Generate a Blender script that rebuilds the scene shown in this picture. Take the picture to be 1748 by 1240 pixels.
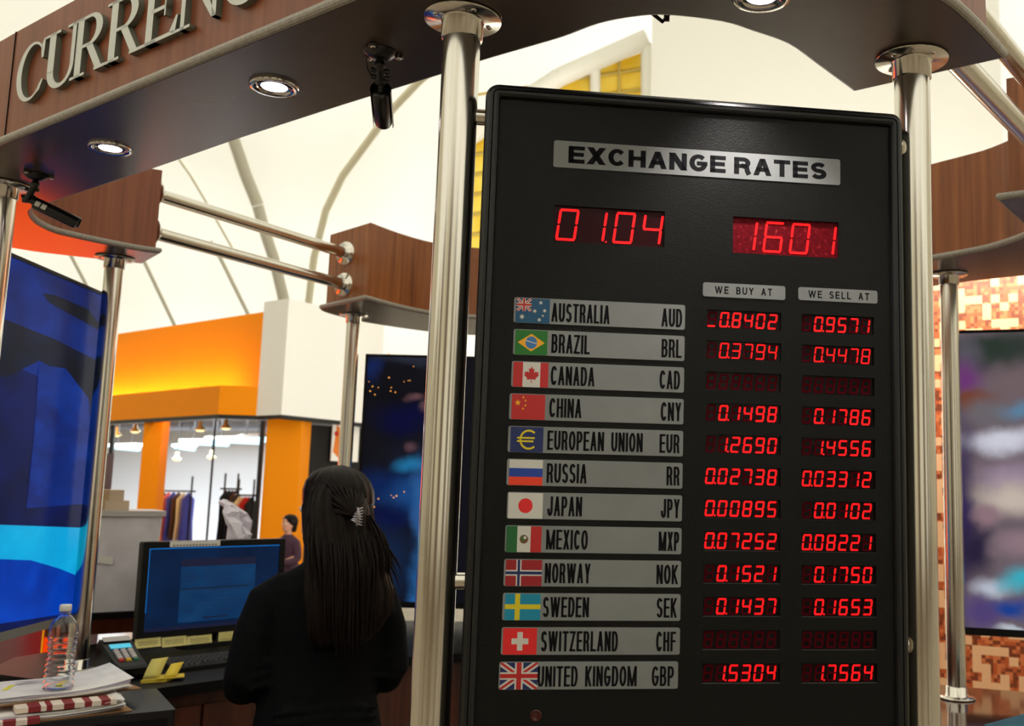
import bpy, bmesh, math, random
from mathutils import Vector, Matrix

random.seed(7)
for o in list(bpy.data.objects):
    bpy.data.objects.remove(o)
SC = bpy.context.scene
COL = SC.collection

# ------------------------------------------------------------------ camera, world, exposure
FL, PX, PY = 1682.0, 1099.0, 620.0            # focal length and principal point in pixels of the 1748 x 1240 frame
PITCH, ROLL = math.radians(7.377), math.radians(1.213)
CAM = Vector((0.0, 0.0, 1.6))
_w = Vector((0, math.cos(PITCH), math.sin(PITCH)))
_u0 = Vector((0, -math.sin(PITCH), math.cos(PITCH)))
_r0 = Vector((1, 0, 0))
_r = _r0 * math.cos(ROLL) + _u0 * math.sin(ROLL)
_u = _u0 * math.cos(ROLL) - _r0 * math.sin(ROLL)
cd = bpy.data.cameras.new('camera')
cd.sensor_fit = 'HORIZONTAL'
cd.sensor_width = 36.0
cd.lens = FL / 1748.0 * 36.0
cd.shift_x = (874.0 - PX) / 1748.0
cd.clip_start, cd.clip_end = 0.05, 300
cd.dof.use_dof = True
cd.dof.focus_distance = 1.78
cd.dof.aperture_fstop = 7.0
co = bpy.data.objects.new('camera', cd)
COL.objects.link(co)
m = Matrix((( _r.x, _u.x, -_w.x, CAM.x), (_r.y, _u.y, -_w.y, CAM.y), (_r.z, _u.z, -_w.z, CAM.z), (0, 0, 0, 1)))
co.matrix_world = m
SC.camera = co

world = bpy.data.worlds.new('daylight')
SC.world = world
world.use_nodes = True
bg = world.node_tree.nodes['Background']
bg.inputs[0].default_value = (1.0, 0.985, 0.935, 1)
bg.inputs[1].default_value = 1.9                  # bright hazy daylight on the outside of the tent roof

SC.view_settings.view_transform = 'Standard'
SC.view_settings.look = 'None'
SC.view_settings.exposure = 0.0
SC.view_settings.gamma = 1.0
SC.view_settings.use_curve_mapping = False
SC.cycles.use_denoising = True
SC.cycles.max_bounces = 10
SC.cycles.transparent_max_bounces = 12
SC.cycles.sample_clamp_indirect = 6.0

def at(px, py, t):
    """the point of the place that lies at depth t behind that spot of the photograph"""
    return CAM + (_w + _r * ((px - PX) / FL) - _u * ((py - PY) / FL)) * t

# ------------------------------------------------------------------ materials
def lin(c):
    return tuple(((x / 255) / 12.92 if x / 255 <= 0.04045 else ((x / 255 + 0.055) / 1.055) ** 2.4) for x in c) + (1.0,)

MATS = {}
def mat(name, col=(128, 128, 128), rough=0.5, metal=0.0, spec=0.5, emit=None, power=1.0, coat=0.0):
    if name in MATS:
        return MATS[name]
    M = bpy.data.materials.new(name)
    M.use_nodes = True
    p = M.node_tree.nodes['Principled BSDF']
    p.inputs['Base Color'].default_value = lin(col)
    p.inputs['Roughness'].default_value = rough
    p.inputs['Metallic'].default_value = metal
    p.inputs['Specular IOR Level'].default_value = spec
    p.inputs['Coat Weight'].default_value = coat
    if emit:
        p.inputs['Emission Color'].default_value = lin(emit)
        p.inputs['Emission Strength'].default_value = power
    MATS[name] = M
    return M

def nodes(M):
    nt = M.node_tree
    return nt, nt.nodes, nt.links, nt.nodes['Principled BSDF']

def ramp(nd, stops):
    r = nd.new('ShaderNodeValToRGB')
    e = r.color_ramp.elements
    e[0].position, e[0].color = stops[0][0], lin(stops[0][1])
    e[1].position, e[1].color = stops[-1][0], lin(stops[-1][1])
    for p, c in stops[1:-1]:
        n = e.new(p); n.color = lin(c)
    return r

def coords(nd, lk, scale, kind='Object'):
    tc = nd.new('ShaderNodeTexCoord'); mp = nd.new('ShaderNodeMapping')
    mp.inputs['Scale'].default_value = scale
    lk.new(tc.outputs[kind], mp.inputs['Vector'])
    return mp

def noise_col(M, scale, stops, nscale=1.0, detail=6, distort=0.0, bump=0.0, target='Base Color'):
    nt, nd, lk, p = nodes(M)
    mp = coords(nd, lk, scale)
    n = nd.new('ShaderNodeTexNoise')
    n.inputs['Scale'].default_value = nscale
    n.inputs['Detail'].default_value = detail
    n.inputs['Distortion'].default_value = distort
    lk.new(mp.outputs[0], n.inputs['Vector'])
    if stops:
        r = ramp(nd, stops)
        lk.new(n.outputs['Fac'], r.inputs[0])
        lk.new(r.outputs[0], p.inputs[target])
    if bump:
        b = nd.new('ShaderNodeBump'); b.inputs['Strength'].default_value = bump; b.inputs['Distance'].default_value = 0.002
        lk.new(n.outputs['Fac'], b.inputs['Height']); lk.new(b.outputs[0], p.inputs['Normal'])
    return M

WOOD = noise_col(mat('cherry_laminate', rough=0.42), (46, 46, 1.8), [(0.25, (112, 60, 24)), (0.5, (144, 82, 36)), (0.75, (168, 102, 52))], 1.0, 10, 0.4)
WOOD_DARK = noise_col(mat('dark_walnut_laminate', rough=0.4), (46, 46, 1.8), [(0.25, (114, 57, 32)), (0.5, (138, 75, 44)), (0.75, (152, 88, 54))], 1.0, 10, 0.4)
CABINET = noise_col(mat('cabinet_red_wood', rough=0.45), (28, 28, 1.5), [(0.3, (52, 22, 12)), (0.7, (92, 42, 22))], 1.0, 6, 0.5)
SOFFIT = noise_col(mat('dark_satin_soffit', rough=0.27, spec=0.5), (3, 3, 3), [(0.3, (72, 62, 57)), (0.7, (84, 73, 66))], 1.0, 3)
BEAD = noise_col(mat('grey_bullnose', rough=0.45), (60, 60, 60), [(0.3, (146, 140, 130)), (0.7, (168, 162, 150))], 2.0, 3)
STEEL = noise_col(mat('brushed_steel', (214, 204, 186), 0.17, 1.0), (60, 60, 0.8), [(0.3, (216, 211, 200)), (0.7, (224, 219, 209))], 1.0, 4)
CHROME = mat('chrome', (225, 222, 218), 0.09, 1.0)
BLACKPL = mat('black_plastic', (15, 15, 16), 0.45, 0, 0.2)
BLACKTOP = mat('black_worktop', (15, 14, 15), 0.5, 0, 0.12)
DARK = mat('dark_void', (12, 11, 12), 0.7, 0, 0.1)
WHITEPL = mat('white_plastic', (232, 230, 224), 0.4)
def fabric():
    M = bpy.data.materials.new('tent_fabric')
    M.use_nodes = True
    nt = M.node_tree; nd = nt.nodes; lk = nt.links
    nd.remove(nd['Principled BSDF'])
    out = nd['Material Output']
    a = nd.new('ShaderNodeBsdfDiffuse'); b = nd.new('ShaderNodeBsdfTranslucent'); mx = nd.new('ShaderNodeMixShader')
    mp = coords(nd, lk, (0.1, 0.1, 0.1))
    n = nd.new('ShaderNodeTexNoise'); n.inputs['Scale'].default_value = 1.4
    lk.new(mp.outputs[0], n.inputs['Vector'])
    r = ramp(nd, [(0.36, (232, 230, 216)), (0.5, (242, 241, 230)), (0.62, (252, 252, 247))])
    lk.new(n.outputs['Fac'], r.inputs[0])
    lk.new(r.outputs[0], a.inputs[0]); lk.new(r.outputs[0], b.inputs[0])
    mx.inputs[0].default_value = 0.5
    lk.new(a.outputs[0], mx.inputs[1]); lk.new(b.outputs[0], mx.inputs[2]); lk.new(mx.outputs[0], out.inputs[0])
    return M
FABRIC = fabric()
def flat_emit(name, col, power):
    return mat(name, (8, 8, 8), 0.35, 0, 0.3, col, power)

# ------------------------------------------------------------------ mesh helpers
class MB:
    def __init__(self):
        self.v, self.f, self.mi, self.ms, self.sm = [], [], [], [], []
    def m(self, M):
        if M not in self.ms:
            self.ms.append(M)
        return self.ms.index(M)
    def add(self, vs, fs, M, smooth=False):
        b = len(self.v); k = self.m(M)
        self.v += [tuple(x) for x in vs]
        for f in fs:
            self.f.append(tuple(b + i for i in f)); self.mi.append(k); self.sm.append(smooth)
    def box(self, c, s, M, frame=None):
        c = Vector(c); hx, hy, hz = (x / 2 for x in s)
        pts = [Vector((x, y, z)) for x in (-hx, hx) for y in (-hy, hy) for z in (-hz, hz)]
        if frame is not None:
            pts = [frame @ p for p in pts]
        self.add([c + p for p in pts], [(0, 1, 3, 2), (4, 6, 7, 5), (0, 4, 5, 1), (2, 3, 7, 6), (0, 2, 6, 4), (1, 5, 7, 3)], M)
    def prism(self, poly, z0, z1, M, fn=None):
        """polygon in two axes, raised from z0 to z1; fn maps (a, b, h) to a point"""
        fn = fn or (lambda a, b, h: Vector((a, b, h)))
        n = len(poly)
        vs = [fn(a, b, z0) for a, b in poly] + [fn(a, b, z1) for a, b in poly]
        self.add(vs, [tuple(reversed(range(n))), tuple(range(n, 2 * n))] + [(i, (i + 1) % n, n + (i + 1) % n, n + i) for i in range(n)], M)
    def poly(self, poly, h, M, fn):
        self.add([fn(a, b, h) for a, b in poly], [tuple(range(len(poly)))], M)
    def tube(self, path, rad, M, seg=12, caps=True, flat=1.0):
        path = [Vector(p) for p in path]; n = len(path)
        rr = rad if isinstance(rad, (list, tuple)) else [rad] * n
        vs, fs = [], []
        up = None
        for i, p in enumerate(path):
            d = (path[min(i + 1, n - 1)] - path[max(i - 1, 0)]).normalized()
            if up is None:
                up = Vector((0, 0, 1)) if abs(d.z) < 0.9 else Vector((1, 0, 0))
            a = d.cross(up).normalized(); b = a.cross(d).normalized(); up = b
            for k in range(seg):
                t = 2 * math.pi * k / seg
                vs.append(p + (a * math.cos(t) + b * math.sin(t) * flat) * rr[i])
        for i in range(n - 1):
            for k in range(seg):
                fs.append((i * seg + k, i * seg + (k + 1) % seg, (i + 1) * seg + (k + 1) % seg, (i + 1) * seg + k))
        self.add(vs, fs, M, True)
        if caps:
            self.add([vs[k] for k in range(seg)], [tuple(reversed(range(seg)))], M)
            self.add([vs[(n - 1) * seg + k] for k in range(seg)], [tuple(range(seg))], M)
    def lathe(self, prof, c, M, seg=32, axis=None, smooth=True):
        """profile of (radius, height) about an axis through c"""
        c = Vector(c); ax = Vector(axis or (0, 0, 1)).normalized()
        a = ax.orthogonal().normalized(); b = ax.cross(a)
        n = len(prof); vs, fs = [], []
        for r, h in prof:
            for k in range(seg):
                t = 2 * math.pi * k / seg
                vs.append(c + ax * h + (a * math.cos(t) + b * math.sin(t)) * max(r, 1e-5))
        for i in range(n - 1):
            for k in range(seg):
                fs.append((i * seg + k, i * seg + (k + 1) % seg, (i + 1) * seg + (k + 1) % seg, (i + 1) * seg + k))
        self.add(vs, fs, M, smooth)
    def loft(self, rings, M, smooth=True, caps=True):
        n = len(rings[0]); vs = [p for r in rings for p in r]; fs = []
        for i in range(len(rings) - 1):
            for k in range(n):
                fs.append((i * n + k, i * n + (k + 1) % n, (i + 1) * n + (k + 1) % n, (i + 1) * n + k))
        if caps:
            fs.append(tuple(reversed(range(n)))); fs.append(tuple((len(rings) - 1) * n + k for k in range(n)))
        self.add(vs, fs, M, smooth)
    def build(self, name, parent=None, recalc=True):
        me = bpy.data.meshes.new(name)
        me.from_pydata(self.v, [], self.f)
        for M in self.ms:
            me.materials.append(M)
        me.polygons.foreach_set('material_index', self.mi)
        me.polygons.foreach_set('use_smooth', self.sm)
        if recalc:
            bm = bmesh.new(); bm.from_mesh(me)
            bmesh.ops.recalc_face_normals(bm, faces=bm.faces)
            bm.to_mesh(me); bm.free()
        me.update()
        o = bpy.data.objects.new(name, me)
        COL.objects.link(o)
        if parent is not None:
            o.parent = parent
            o.matrix_parent_inverse = parent_matrix(parent).inverted()
        return o

def parent_matrix(o):
    M = o.matrix_basis.copy()
    while o.parent is not None:
        M = o.parent.matrix_basis @ o.matrix_parent_inverse @ M
        o = o.parent
    return M

def tag(o, label=None, cat=None, group=None, kind=None):
    if label: o['label'] = label
    if cat: o['category'] = cat
    if group: o['group'] = group
    if kind: o['kind'] = kind
    return o

def thing(name, label, cat, loc=(0, 0, 0), group=None):
    e = bpy.data.objects.new(name, None)
    e.empty_display_size = 0.05
    e.location = loc
    COL.objects.link(e)
    return tag(e, label, cat, group)

def struct(name, mb, label=None):
    o = mb.build(name)
    o['kind'] = 'structure'
    if label:
        o['label'] = label
    return o

def inset(poly, d):
    """move every edge of a closed outline outward by d (negative: inward)"""
    n = len(poly); P = [Vector((a, b)) for a, b in poly]
    area = sum(P[i].x * P[(i + 1) % n].y - P[(i + 1) % n].x * P[i].y for i in range(n))
    s = 1 if area > 0 else -1
    out = []
    for i in range(n):
        e0 = (P[i] - P[i - 1]).normalized(); e1 = (P[(i + 1) % n] - P[i]).normalized()
        n0 = Vector((e0.y, -e0.x)) * s; n1 = Vector((e1.y, -e1.x)) * s
        b = (n0 + n1)
        if b.length < 1e-6:
            b = n0.copy()
        b.normalize()
        out.append(tuple(P[i] + b * (d / max(0.5, b.dot(n0)))))
    return out

def spline(pts, k=4):
    """smooth open run through the points"""
    P = [Vector(p) for p in pts]; out = []
    for i in range(len(P) - 1):
        a, b, c, d = P[max(i - 1, 0)], P[i], P[i + 1], P[min(i + 2, len(P) - 1)]
        for j in range(k):
            t = j / k
            out.append(0.5 * ((2 * b) + (c - a) * t + (2 * a - 5 * b + 4 * c - d) * t * t + (3 * b - a - 3 * c + d) * t ** 3))
    out.append(P[-1])
    return [tuple(p) for p in out]

# plain block capitals: centre lines in a 1 x 1 cell, thickened to even strokes
def _arc(cx, cy, rx, ry, a0, a1, n=10):
    return [(cx + rx * math.cos(math.radians(a0 + (a1 - a0) * i / n)), cy + ry * math.sin(math.radians(a0 + (a1 - a0) * i / n))) for i in range(n + 1)]
GLYPH = {
    'A': (.95, [[(0, 0), (.5, 1), (1, 0)], [(.2, .3), (.8, .3)]]), 'B': (.85, [[(0, .5), (0, 1), (.55, 1)] + _arc(.55, .76, .36, .24, 90, -90)[1:] + [(0, .52), (0, 0), (.55, 0)] + _arc(.55, .26, .43, .26, -90, 90)[1:]]),
    'C': (.9, [_arc(.52, .5, .5, .5, 38, 322, 22)]), 'D': (.9, [[(0, 0), (0, 1), (.45, 1)] + _arc(.45, .5, .55, .5, 90, -90, 14)[1:] + [(0, 0)]]),
    'E': (.78, [[(1, 1), (0, 1), (0, 0), (1, 0)], [(0, .52), (.92, .52)]]), 'G': (.95, [_arc(.5, .5, .5, .5, 42, 330, 22) + [(1, .46), (.58, .46)]]),
    'F': (.74, [[(1, 1), (0, 1), (0, 0)], [(0, .52), (.88, .52)]]), 'Q': (.98, [_arc(.5, .5, .5, .5, 90, 450, 28)]), 'V': (.9, [[(0, 1), (.5, 0), (1, 1)]]),
    'H': (.88, [[(0, 0), (0, 1)], [(1, 0), (1, 1)], [(0, .52), (1, .52)]]), 'I': (.0, [[(.5, 0), (.5, 1)]]), 'J': (.7, [[(1, 1), (1, .28)] + _arc(.5, .28, .5, .28, 0, -180)[1:] + [(0, .36)]]),
    'K': (.9, [[(0, 0), (0, 1)], [(1, 1), (0, .36)], [(.32, .56), (1, 0)]]), 'L': (.72, [[(0, 1), (0, 0), (1, 0)]]), 'M': (1.5, [[(0, 0), (0, 1), (.5, 0), (1, 1), (1, 0)]]),
    'N': (.9, [[(0, 0), (0, 1), (1, 0), (1, 1)]]), 'O': (.98, [_arc(.5, .5, .5, .5, 90, 450, 28)]), 'P': (.82, [[(0, 0), (0, 1), (.55, 1)] + _arc(.55, .73, .43, .27, 90, -90)[1:] + [(0, .46)]]),
    'R': (.88, [[(0, 0), (0, 1), (.55, 1)] + _arc(.55, .74, .40, .26, 90, -90)[1:] + [(0, .48)], [(.58, .48), (.86, .38), (.9, .12), (.97, 0)]]),
    'S': (.85, [_arc(.5, .75, .46, .25, 25, 270, 14) + _arc(.5, .25, .48, .25, 90, -160, 14)[1:]]), 'T': (.85, [[(0, 1), (1, 1)], [(.5, 1), (.5, 0)]]),
    'U': (.9, [[(0, 1), (0, .34)] + _arc(.5, .34, .5, .34, 180, 360, 14)[1:] + [(1, 1)]]), 'W': (1.7, [[(0, 1), (.25, 0), (.5, 1), (.75, 0), (1, 1)]]), 'X': (.9, [[(0, 0), (1, 1)], [(0, 1), (1, 0)]]),
    'Y': (.9, [[(0, 1), (.5, .45), (1, 1)], [(.5, .45), (.5, 0)]]), 'Z': (.85, [[(0, 1), (1, 1), (0, 0), (1, 0)]]), ' ': (.35, [])}
def text_polys(body, M, mb, fn, x0, x1, y0, y1, h, sx, sy, gap):
    """capitals fitted to the box x0..x1, y0..y1; sx, sy: stroke width of uprights and of bars; gap: space between letters"""
    word = 0.0100                                   # extra room between two words
    nS = body.count(' '); nL = len(body) - nS
    k = (x1 - x0 - gap * (nL - 1) - sx * nL - word * nS) / sum(GLYPH[c][0] for c in body if c != ' ')
    x = x0
    for c in body:
        w, strokes = GLYPH[c]; w *= k
        runs = []
        for st in strokes:
            cur = [st[0]]
            for i in range(1, len(st)):
                cur.append(st[i])
                if i < len(st) - 1:
                    d0 = Vector(((st[i][0] - st[i - 1][0]) * max(w, 1e-6), (st[i][1] - st[i - 1][1]) * (y1 - y0))); d1 = Vector(((st[i + 1][0] - st[i][0]) * max(w, 1e-6), (st[i + 1][1] - st[i][1]) * (y1 - y0)))
                    if d0.normalized().dot(d1.normalized()) < 0.3:
                        runs.append(cur); cur = [st[i]]
            runs.append(cur)
        for st in runs:
            P = [Vector((x + sx / 2 + (a * w if w else 0), y0 + sy / 2 + q * (y1 - y0 - sy))) for a, q in st]
            if len(P) == 2:
                e = (P[1] - P[0]).normalized()
                if abs(e.y) > 0.5:
                    A, B = (P[0], P[1]) if P[0].y < P[1].y else (P[1], P[0])
                    hx = sx / 2 * (0.94 if abs(e.x) > 0.02 else 1.0) / abs(e.y)
                    ya = y0 if A.y < y0 + sy * 0.6 else A.y; yb = y1 if B.y > y1 - sy * 0.6 else B.y
                    q = [(A.x - hx, ya), (A.x + hx, ya), (B.x + hx, yb), (B.x - hx, yb)]
                else:
                    A, B = (P[0], P[1]) if P[0].x < P[1].x else (P[1], P[0])
                    q = [(A.x - sx / 2, A.y - sy / 2), (B.x + sx / 2, B.y - sy / 2), (B.x + sx / 2, B.y + sy / 2), (A.x - sx / 2, A.y + sy / 2)]
                mb.add([fn(a, c_, h) for a, c_ in q], [(0, 1, 2, 3)], M)
                continue
            closed = (P[0] - P[-1]).length < 1e-6
            L, Rr = [], []
            n = len(P)
            for i in range(n):
                def nrm(p, q):
                    d = (q - p).normalized(); return Vector((-d.y, d.x))
                if 0 < i < n - 1: n0, n1 = nrm(P[i - 1], P[i]), nrm(P[i], P[i + 1])
                elif closed: n0, n1 = nrm(P[-2], P[-1]), nrm(P[0], P[1])
                elif i == 0: n0 = n1 = nrm(P[0], P[1])
                else: n0 = n1 = nrm(P[-2], P[-1])
                b = n0 + n1
                b = n0.copy() if b.length < 1e-5 else b.normalized()
                wd = math.hypot(b.x * sx, b.y * sy) / 2 / max(0.42, b.dot(n0))
                L.append(P[i] + b * wd); Rr.append(P[i] - b * wd)
                if not closed and i in (0, n - 1):
                    e = (P[1] - P[0]).normalized() if i == 0 else (P[-1] - P[-2]).normalized()
                    if abs(e.x) > 0.9:
                        s_ = -1 if i == 0 else 1
                        L[-1] += e * s_ * sx / 2; Rr[-1] += e * s_ * sx / 2
                    elif abs(e.y) > 0.3:
                        s_ = -1 if i == 0 else 1
                        lim = y1 if (e.y * s_) > 0 else y0
                        if abs(P[i].y - (lim - sy / 2 if lim == y1 else lim + sy / 2)) < 1e-6:
                            t_ = e * (abs(sy / 2 / e.y)) * s_
                            L[-1] += t_; Rr[-1] += t_
            mb.add([fn(p.x, p.y, h) for p in L] + [fn(p.x, p.y, h) for p in Rr], [(i, i + 1, n + i + 1, n + i) for i in range(n - 1)], M)
        x += word if c == ' ' else w + sx + gap

def rrect(x0, x1, y0, y1, r, n=5):
    out = []
    for cx, cy, a0 in ((x1 - r, y1 - r, 0), (x0 + r, y1 - r, 90), (x0 + r, y0 + r, 180), (x1 - r, y0 + r, 270)):
        for i in range(n + 1):
            a = math.radians(a0 + 90 * i / n)
            out.append((cx + r * math.cos(a), cy + r * math.sin(a)))
    return out

ZS = 2.4013          # underside of the canopy
ZC = 0.94            # top of the counters

# ------------------------------------------------------------------ the hall: floor, membrane roof, walls
def hall():
    FL_ = noise_col(mat('polished_floor', rough=0.25), (6, 6, 6), [(0.3, (120, 108, 92)), (0.7, (164, 150, 130))], 3.0, 8)
    b = MB(); b.box((0, 8, -0.05), (64, 40, 0.1), FL_); struct('floor', b)
    # barrel shaped membrane roof, scalloped between its ribs
    b = MB(); nx, na = 96, 40; vs, fs = [], []
    for i in range(nx + 1):
        x = -31 + 62 * i / nx
        sc = 0.7 * abs(math.sin(math.pi * (x + 2.0) / 7.75))
        for j in range(na + 1):
            a = math.pi * j / na
            vs.append((x, 9 + (17 + sc) * math.cos(a), 3.2 + (13.5 + sc) * math.sin(a)))
    for i in range(nx):
        for j in range(na):
            q = i * (na + 1) + j
            fs.append((q, q + na + 1, q + na + 2, q + 1))
    b.add(vs, fs, FABRIC, True); struct('ceiling', b, 'cream white tent membrane roof')
    WB = mat('cream_wall', (226, 220, 202), 0.7)
    TAN = mat('tan_stone_wall', (120, 100, 82), 0.6)
    b = MB(); b.box((0, 26.3, 1.6), (62, 0.3, 3.2), WB); struct('wall_back', b)
    b = MB()
    for k in range(9):
        b.box((-27.0 + 6.6 * k, -8.3, 2.6), (2.4, 0.4, 5.2), TAN)
    b.box((0, -8.3, 0.35), (62, 0.3, 0.7), TAN); struct('wall_front', b)
    b = MB(); b.box((0, -8.45, 2.9), (62, 0.02, 4.6), FABRIC); struct('added_bright_bays', b, 'bright membrane bays added between the stone piers for reflections')  # unseen bays behind the camera, added to put bright streaks in the poles
    for nm, x in (('wall_left', -31.2), ('wall_right', 31.2)):
        b = MB(); b.box((x, 9, 8.5), (0.3, 35, 17), WB); struct(nm, b)
    # high membrane screen beside the clerestory, to the right behind the board
    p0, p1 = at(1108, 300, 11.0), at(1713, 300, 9.6)
    b = MB()
    d = (p1 - p0); d.z = 0; L = d.length; d.normalize(); nrm = Vector((d.y, -d.x, 0))
    fn = lambda a, z, h: Vector((p0.x, p0.y, 0)) + d * a + nrm * h + Vector((0, 0, z))
    b.prism([(0, 0), (L, 0), (L, 12), (0, 12)], -0.06, 0.0, FABRIC, fn)
    struct('wall_screen', b, 'tall plain cream membrane wall behind the rate board')
    for a in (0.25, 0.75):  # fill lights added at the foot of the screen to brighten it
        l = bpy.data.lights.new('wall_fill_light', 'AREA'); l.energy = 230; l.size = 1.2; l.color = (1.0, 0.97, 0.9)
        lo = bpy.data.objects.new('wall_fill_light', l); c = p0.lerp(p1, a) + nrm * 2.2; lo.location = (c.x, c.y, 0.4)
        lo.rotation_euler = (Vector((p0.lerp(p1, a).x, p0.lerp(p1, a).y, 5.5)) - lo.location).to_track_quat('-Z', 'Y').to_euler(); COL.objects.link(lo)
    # clerestory glazed in yellow, in a white frame
    YEL = noise_col(mat('yellow_glazing', (236, 196, 40), 0.5), (1, 1, 1), [(0.35, (236, 190, 30)), (0.65, (250, 222, 90))], 1.5, 2)
    GREY = mat('glazing_bar', (200, 176, 90), 0.6)
    FR = mat('white_frame', (240, 238, 226), 0.6)
    T = 13.0
    q = lambda px, py, t=T: at(px, py, t)
    g = MB()
    g.add([q(800, 470), q(800, 240), q(955, 146), q(1098, 88), q(1098, 470)], [(0, 1, 2, 3, 4)], YEL)
    for k in range(9):
        y = 118 + 34 * k
        g.tube([q(800, y + 46, T - 0.02), q(1098, y, T - 0.02)], 0.018, GREY, 6)
    g.tube([q(1057, 470, T - 0.03), q(1057, 96, T - 0.03)], 0.02, GREY, 6)
    w = struct('window_1', g, 'yellow clerestory glazing above the rate board')
    f = MB()
    for a, b_ in (((800, 240), (955, 138)), ((955, 138), (1104, 72))):
        f.tube([q(a[0], a[1] - 6, T - 0.15), q(b_[0], b_[1] - 6, T - 0.15)], 0.13, FR, 8)
    f.tube([q(1103, 470, T - 0.15), q(1103, 74, T - 0.15)], 0.07, FR, 8)
    f.tube([q(1016, 470, T - 0.12), q(1016, 112, T - 0.12)], 0.07, FR, 8)
    o = f.build('window_frame', w); o['kind'] = 'structure'
    # ribs and seams of the membrane
    RIB = mat('membrane_rib', (226, 220, 192), 0.7)
    SEAM = mat('membrane_seam', (206, 202, 184), 0.7)
    def hit(px, py, off=0.12):
        d = at(px, py, 1.0) - CAM
        t = 8.0
        while t < 40:
            p = CAM + d * t
            sc = 0.7 * abs(math.sin(math.pi * (p.x + 2.0) / 7.75))
            if ((p.y - 9) / (17 + sc - off)) ** 2 + ((p.z - 3.2) / (13.5 + sc - off)) ** 2 >= 1 and p.z > 3.2:
                return p
            t += 0.05
        return p
    ribs = [([(524, 540), (536, 440), (556, 360), (585, 300), (622, 250), (662, 195), (716, 138), (800, 70)], 0.10, RIB),
            ([(398, 235), (420, 300), (440, 350)], 0.15, SEAM), ([(440, 352), (452, 395), (470, 450), (492, 545)], 0.15, SEAM),
            ([(95, 395), (123, 440), (170, 530)], 0.045, SEAM), ([(222, 402), (247, 448), (305, 570)], 0.05, SEAM), ([(360, 412), (381, 450), (440, 570)], 0.05, SEAM),
            ([(290, 250), (325, 300), (352, 345), (400, 430)], 0.03, RIB), ([(0, 150), (110, 60), (200, 0)], 0.04, RIB)]
    for i, (pts, r, M) in enumerate(ribs):
        b = MB(); b.tube([hit(*p) for p in pts], r, M, 8)
        struct('trim_%d' % (i + 1), b)
    # mosaic tiled wall at the right
    MO = mat('orange_mosaic', rough=0.35)
    nt, nd, lk, p = nodes(MO)
    mp = coords(nd, lk, (46, 46, 46))
    def snap(src, k):
        s = nd.new('ShaderNodeVectorMath'); s.operation = 'MULTIPLY'; s.inputs[1].default_value = (k, k, k)
        fl = nd.new('ShaderNodeVectorMath'); fl.operation = 'FLOOR'
        lk.new(src, s.inputs[0]); lk.new(s.outputs[0], fl.inputs[0])
        wn = nd.new('ShaderNodeTexWhiteNoise'); lk.new(fl.outputs[0], wn.inputs['Vector'])
        return wn.outputs['Value']
    v1 = snap(mp.outputs[0], 1.0); v2 = snap(mp.outputs[0], 0.42)
    r1 = ramp(nd, [(0.0, (128, 62, 36)), (0.35, (190, 92, 50)), (0.7, (214, 122, 74)), (1.0, (226, 150, 104))])
    r1.color_ramp.interpolation = 'CONSTANT'
    lk.new(v1, r1.inputs[0])
    r2 = ramp(nd, [(0.0, (0, 0, 0)), (0.62, (0, 0, 0)), (0.63, (255, 255, 255)), (1.0, (255, 255, 255))]); r2.color_ramp.interpolation = 'CONSTANT'
    lk.new(v2, r2.inputs[0])
    mx = nd.new('ShaderNodeMix'); mx.data_type = 'RGBA'
    lk.new(r2.outputs[0], mx.inputs['Factor']); lk.new(r1.outputs[0], mx.inputs['A']); mx.inputs['B'].default_value = lin((240, 190, 146))
    lk.new(mx.outputs['Result'], p.inputs['Base Color'])
    a0, a1 = at(1480, 800, 6.3), at(2300, 800, 5.2)
    d = (a1 - a0); d.z = 0; L = d.length; d.normalize(); nrm = Vector((d.y, -d.x, 0))
    fn2 = lambda a, z, h: Vector((a, h, z))
    b = MB(); b.prism([(0, 0), (L, 0), (L, 3.3), (0, 3.3)], 0.0, 0.15, MO, fn2)
    o = struct('wall_mosaic', b, 'orange and cream mosaic tiled wall')
    o.location = (a0.x, a0.y, 0); o.rotation_euler.z = math.atan2(d.y, d.x)
    for f in (0.22, 0.42):
        l = bpy.data.lights.new('mosaic_washer', 'AREA'); l.energy = 17; l.size = 0.6; l.color = (1.0, 0.86, 0.7)
        lo = bpy.data.objects.new('mosaic_washer', l); c = a0.lerp(a1, f) + nrm * 0.75; lo.location = (c.x, c.y, 3.2)
        tgt = a0.lerp(a1, f); lo.rotation_euler = (Vector((tgt.x, tgt.y, 1.6)) - lo.location).to_track_quat('-Z', 'Y').to_euler(); COL.objects.link(lo)
hall()

# ------------------------------------------------------------------ the canopy of the kiosk
C_END = [(0.645, 1.72), (0.411, 1.881)]
AD_OUT = spline([(0.645, 1.72), (0.551, 1.60), (0.469, 1.512), (0.33, 1.405), (0.12, 1.335), (-0.10, 1.345), (-0.30, 1.43), (-0.49, 1.553)]) + \
    spline([(-0.49, 1.553), (-1.584, 2.324)], 1)[1:-1] + spline([(-1.584, 2.324), (-1.95, 2.60), (-2.24, 2.90), (-2.36, 3.18), (-2.222, 3.409), (-2.089, 3.502), (-1.886, 3.604)])
AD_IN = spline([(-1.738, 3.436), (-1.785, 3.405), (-1.863, 3.32), (-1.928, 3.222), (-1.953, 3.164), (-1.944, 3.056), (-1.894, 2.938), (-1.841, 2.871), (-1.748, 2.804)]) + \
    [(-1.281, 2.467), (-0.977, 2.239), (-0.66, 2.015)] + \
    spline([(-0.405, 1.839), (-0.321, 1.777), (-0.226, 1.715), (-0.158, 1.67), (-0.093, 1.618), (-0.031, 1.59), (0.028, 1.581), (0.123, 1.60), (0.183, 1.634), (0.252, 1.681), (0.313, 1.756)]) + [(0.411, 1.881)]
AD = AD_OUT + AD_IN
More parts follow.
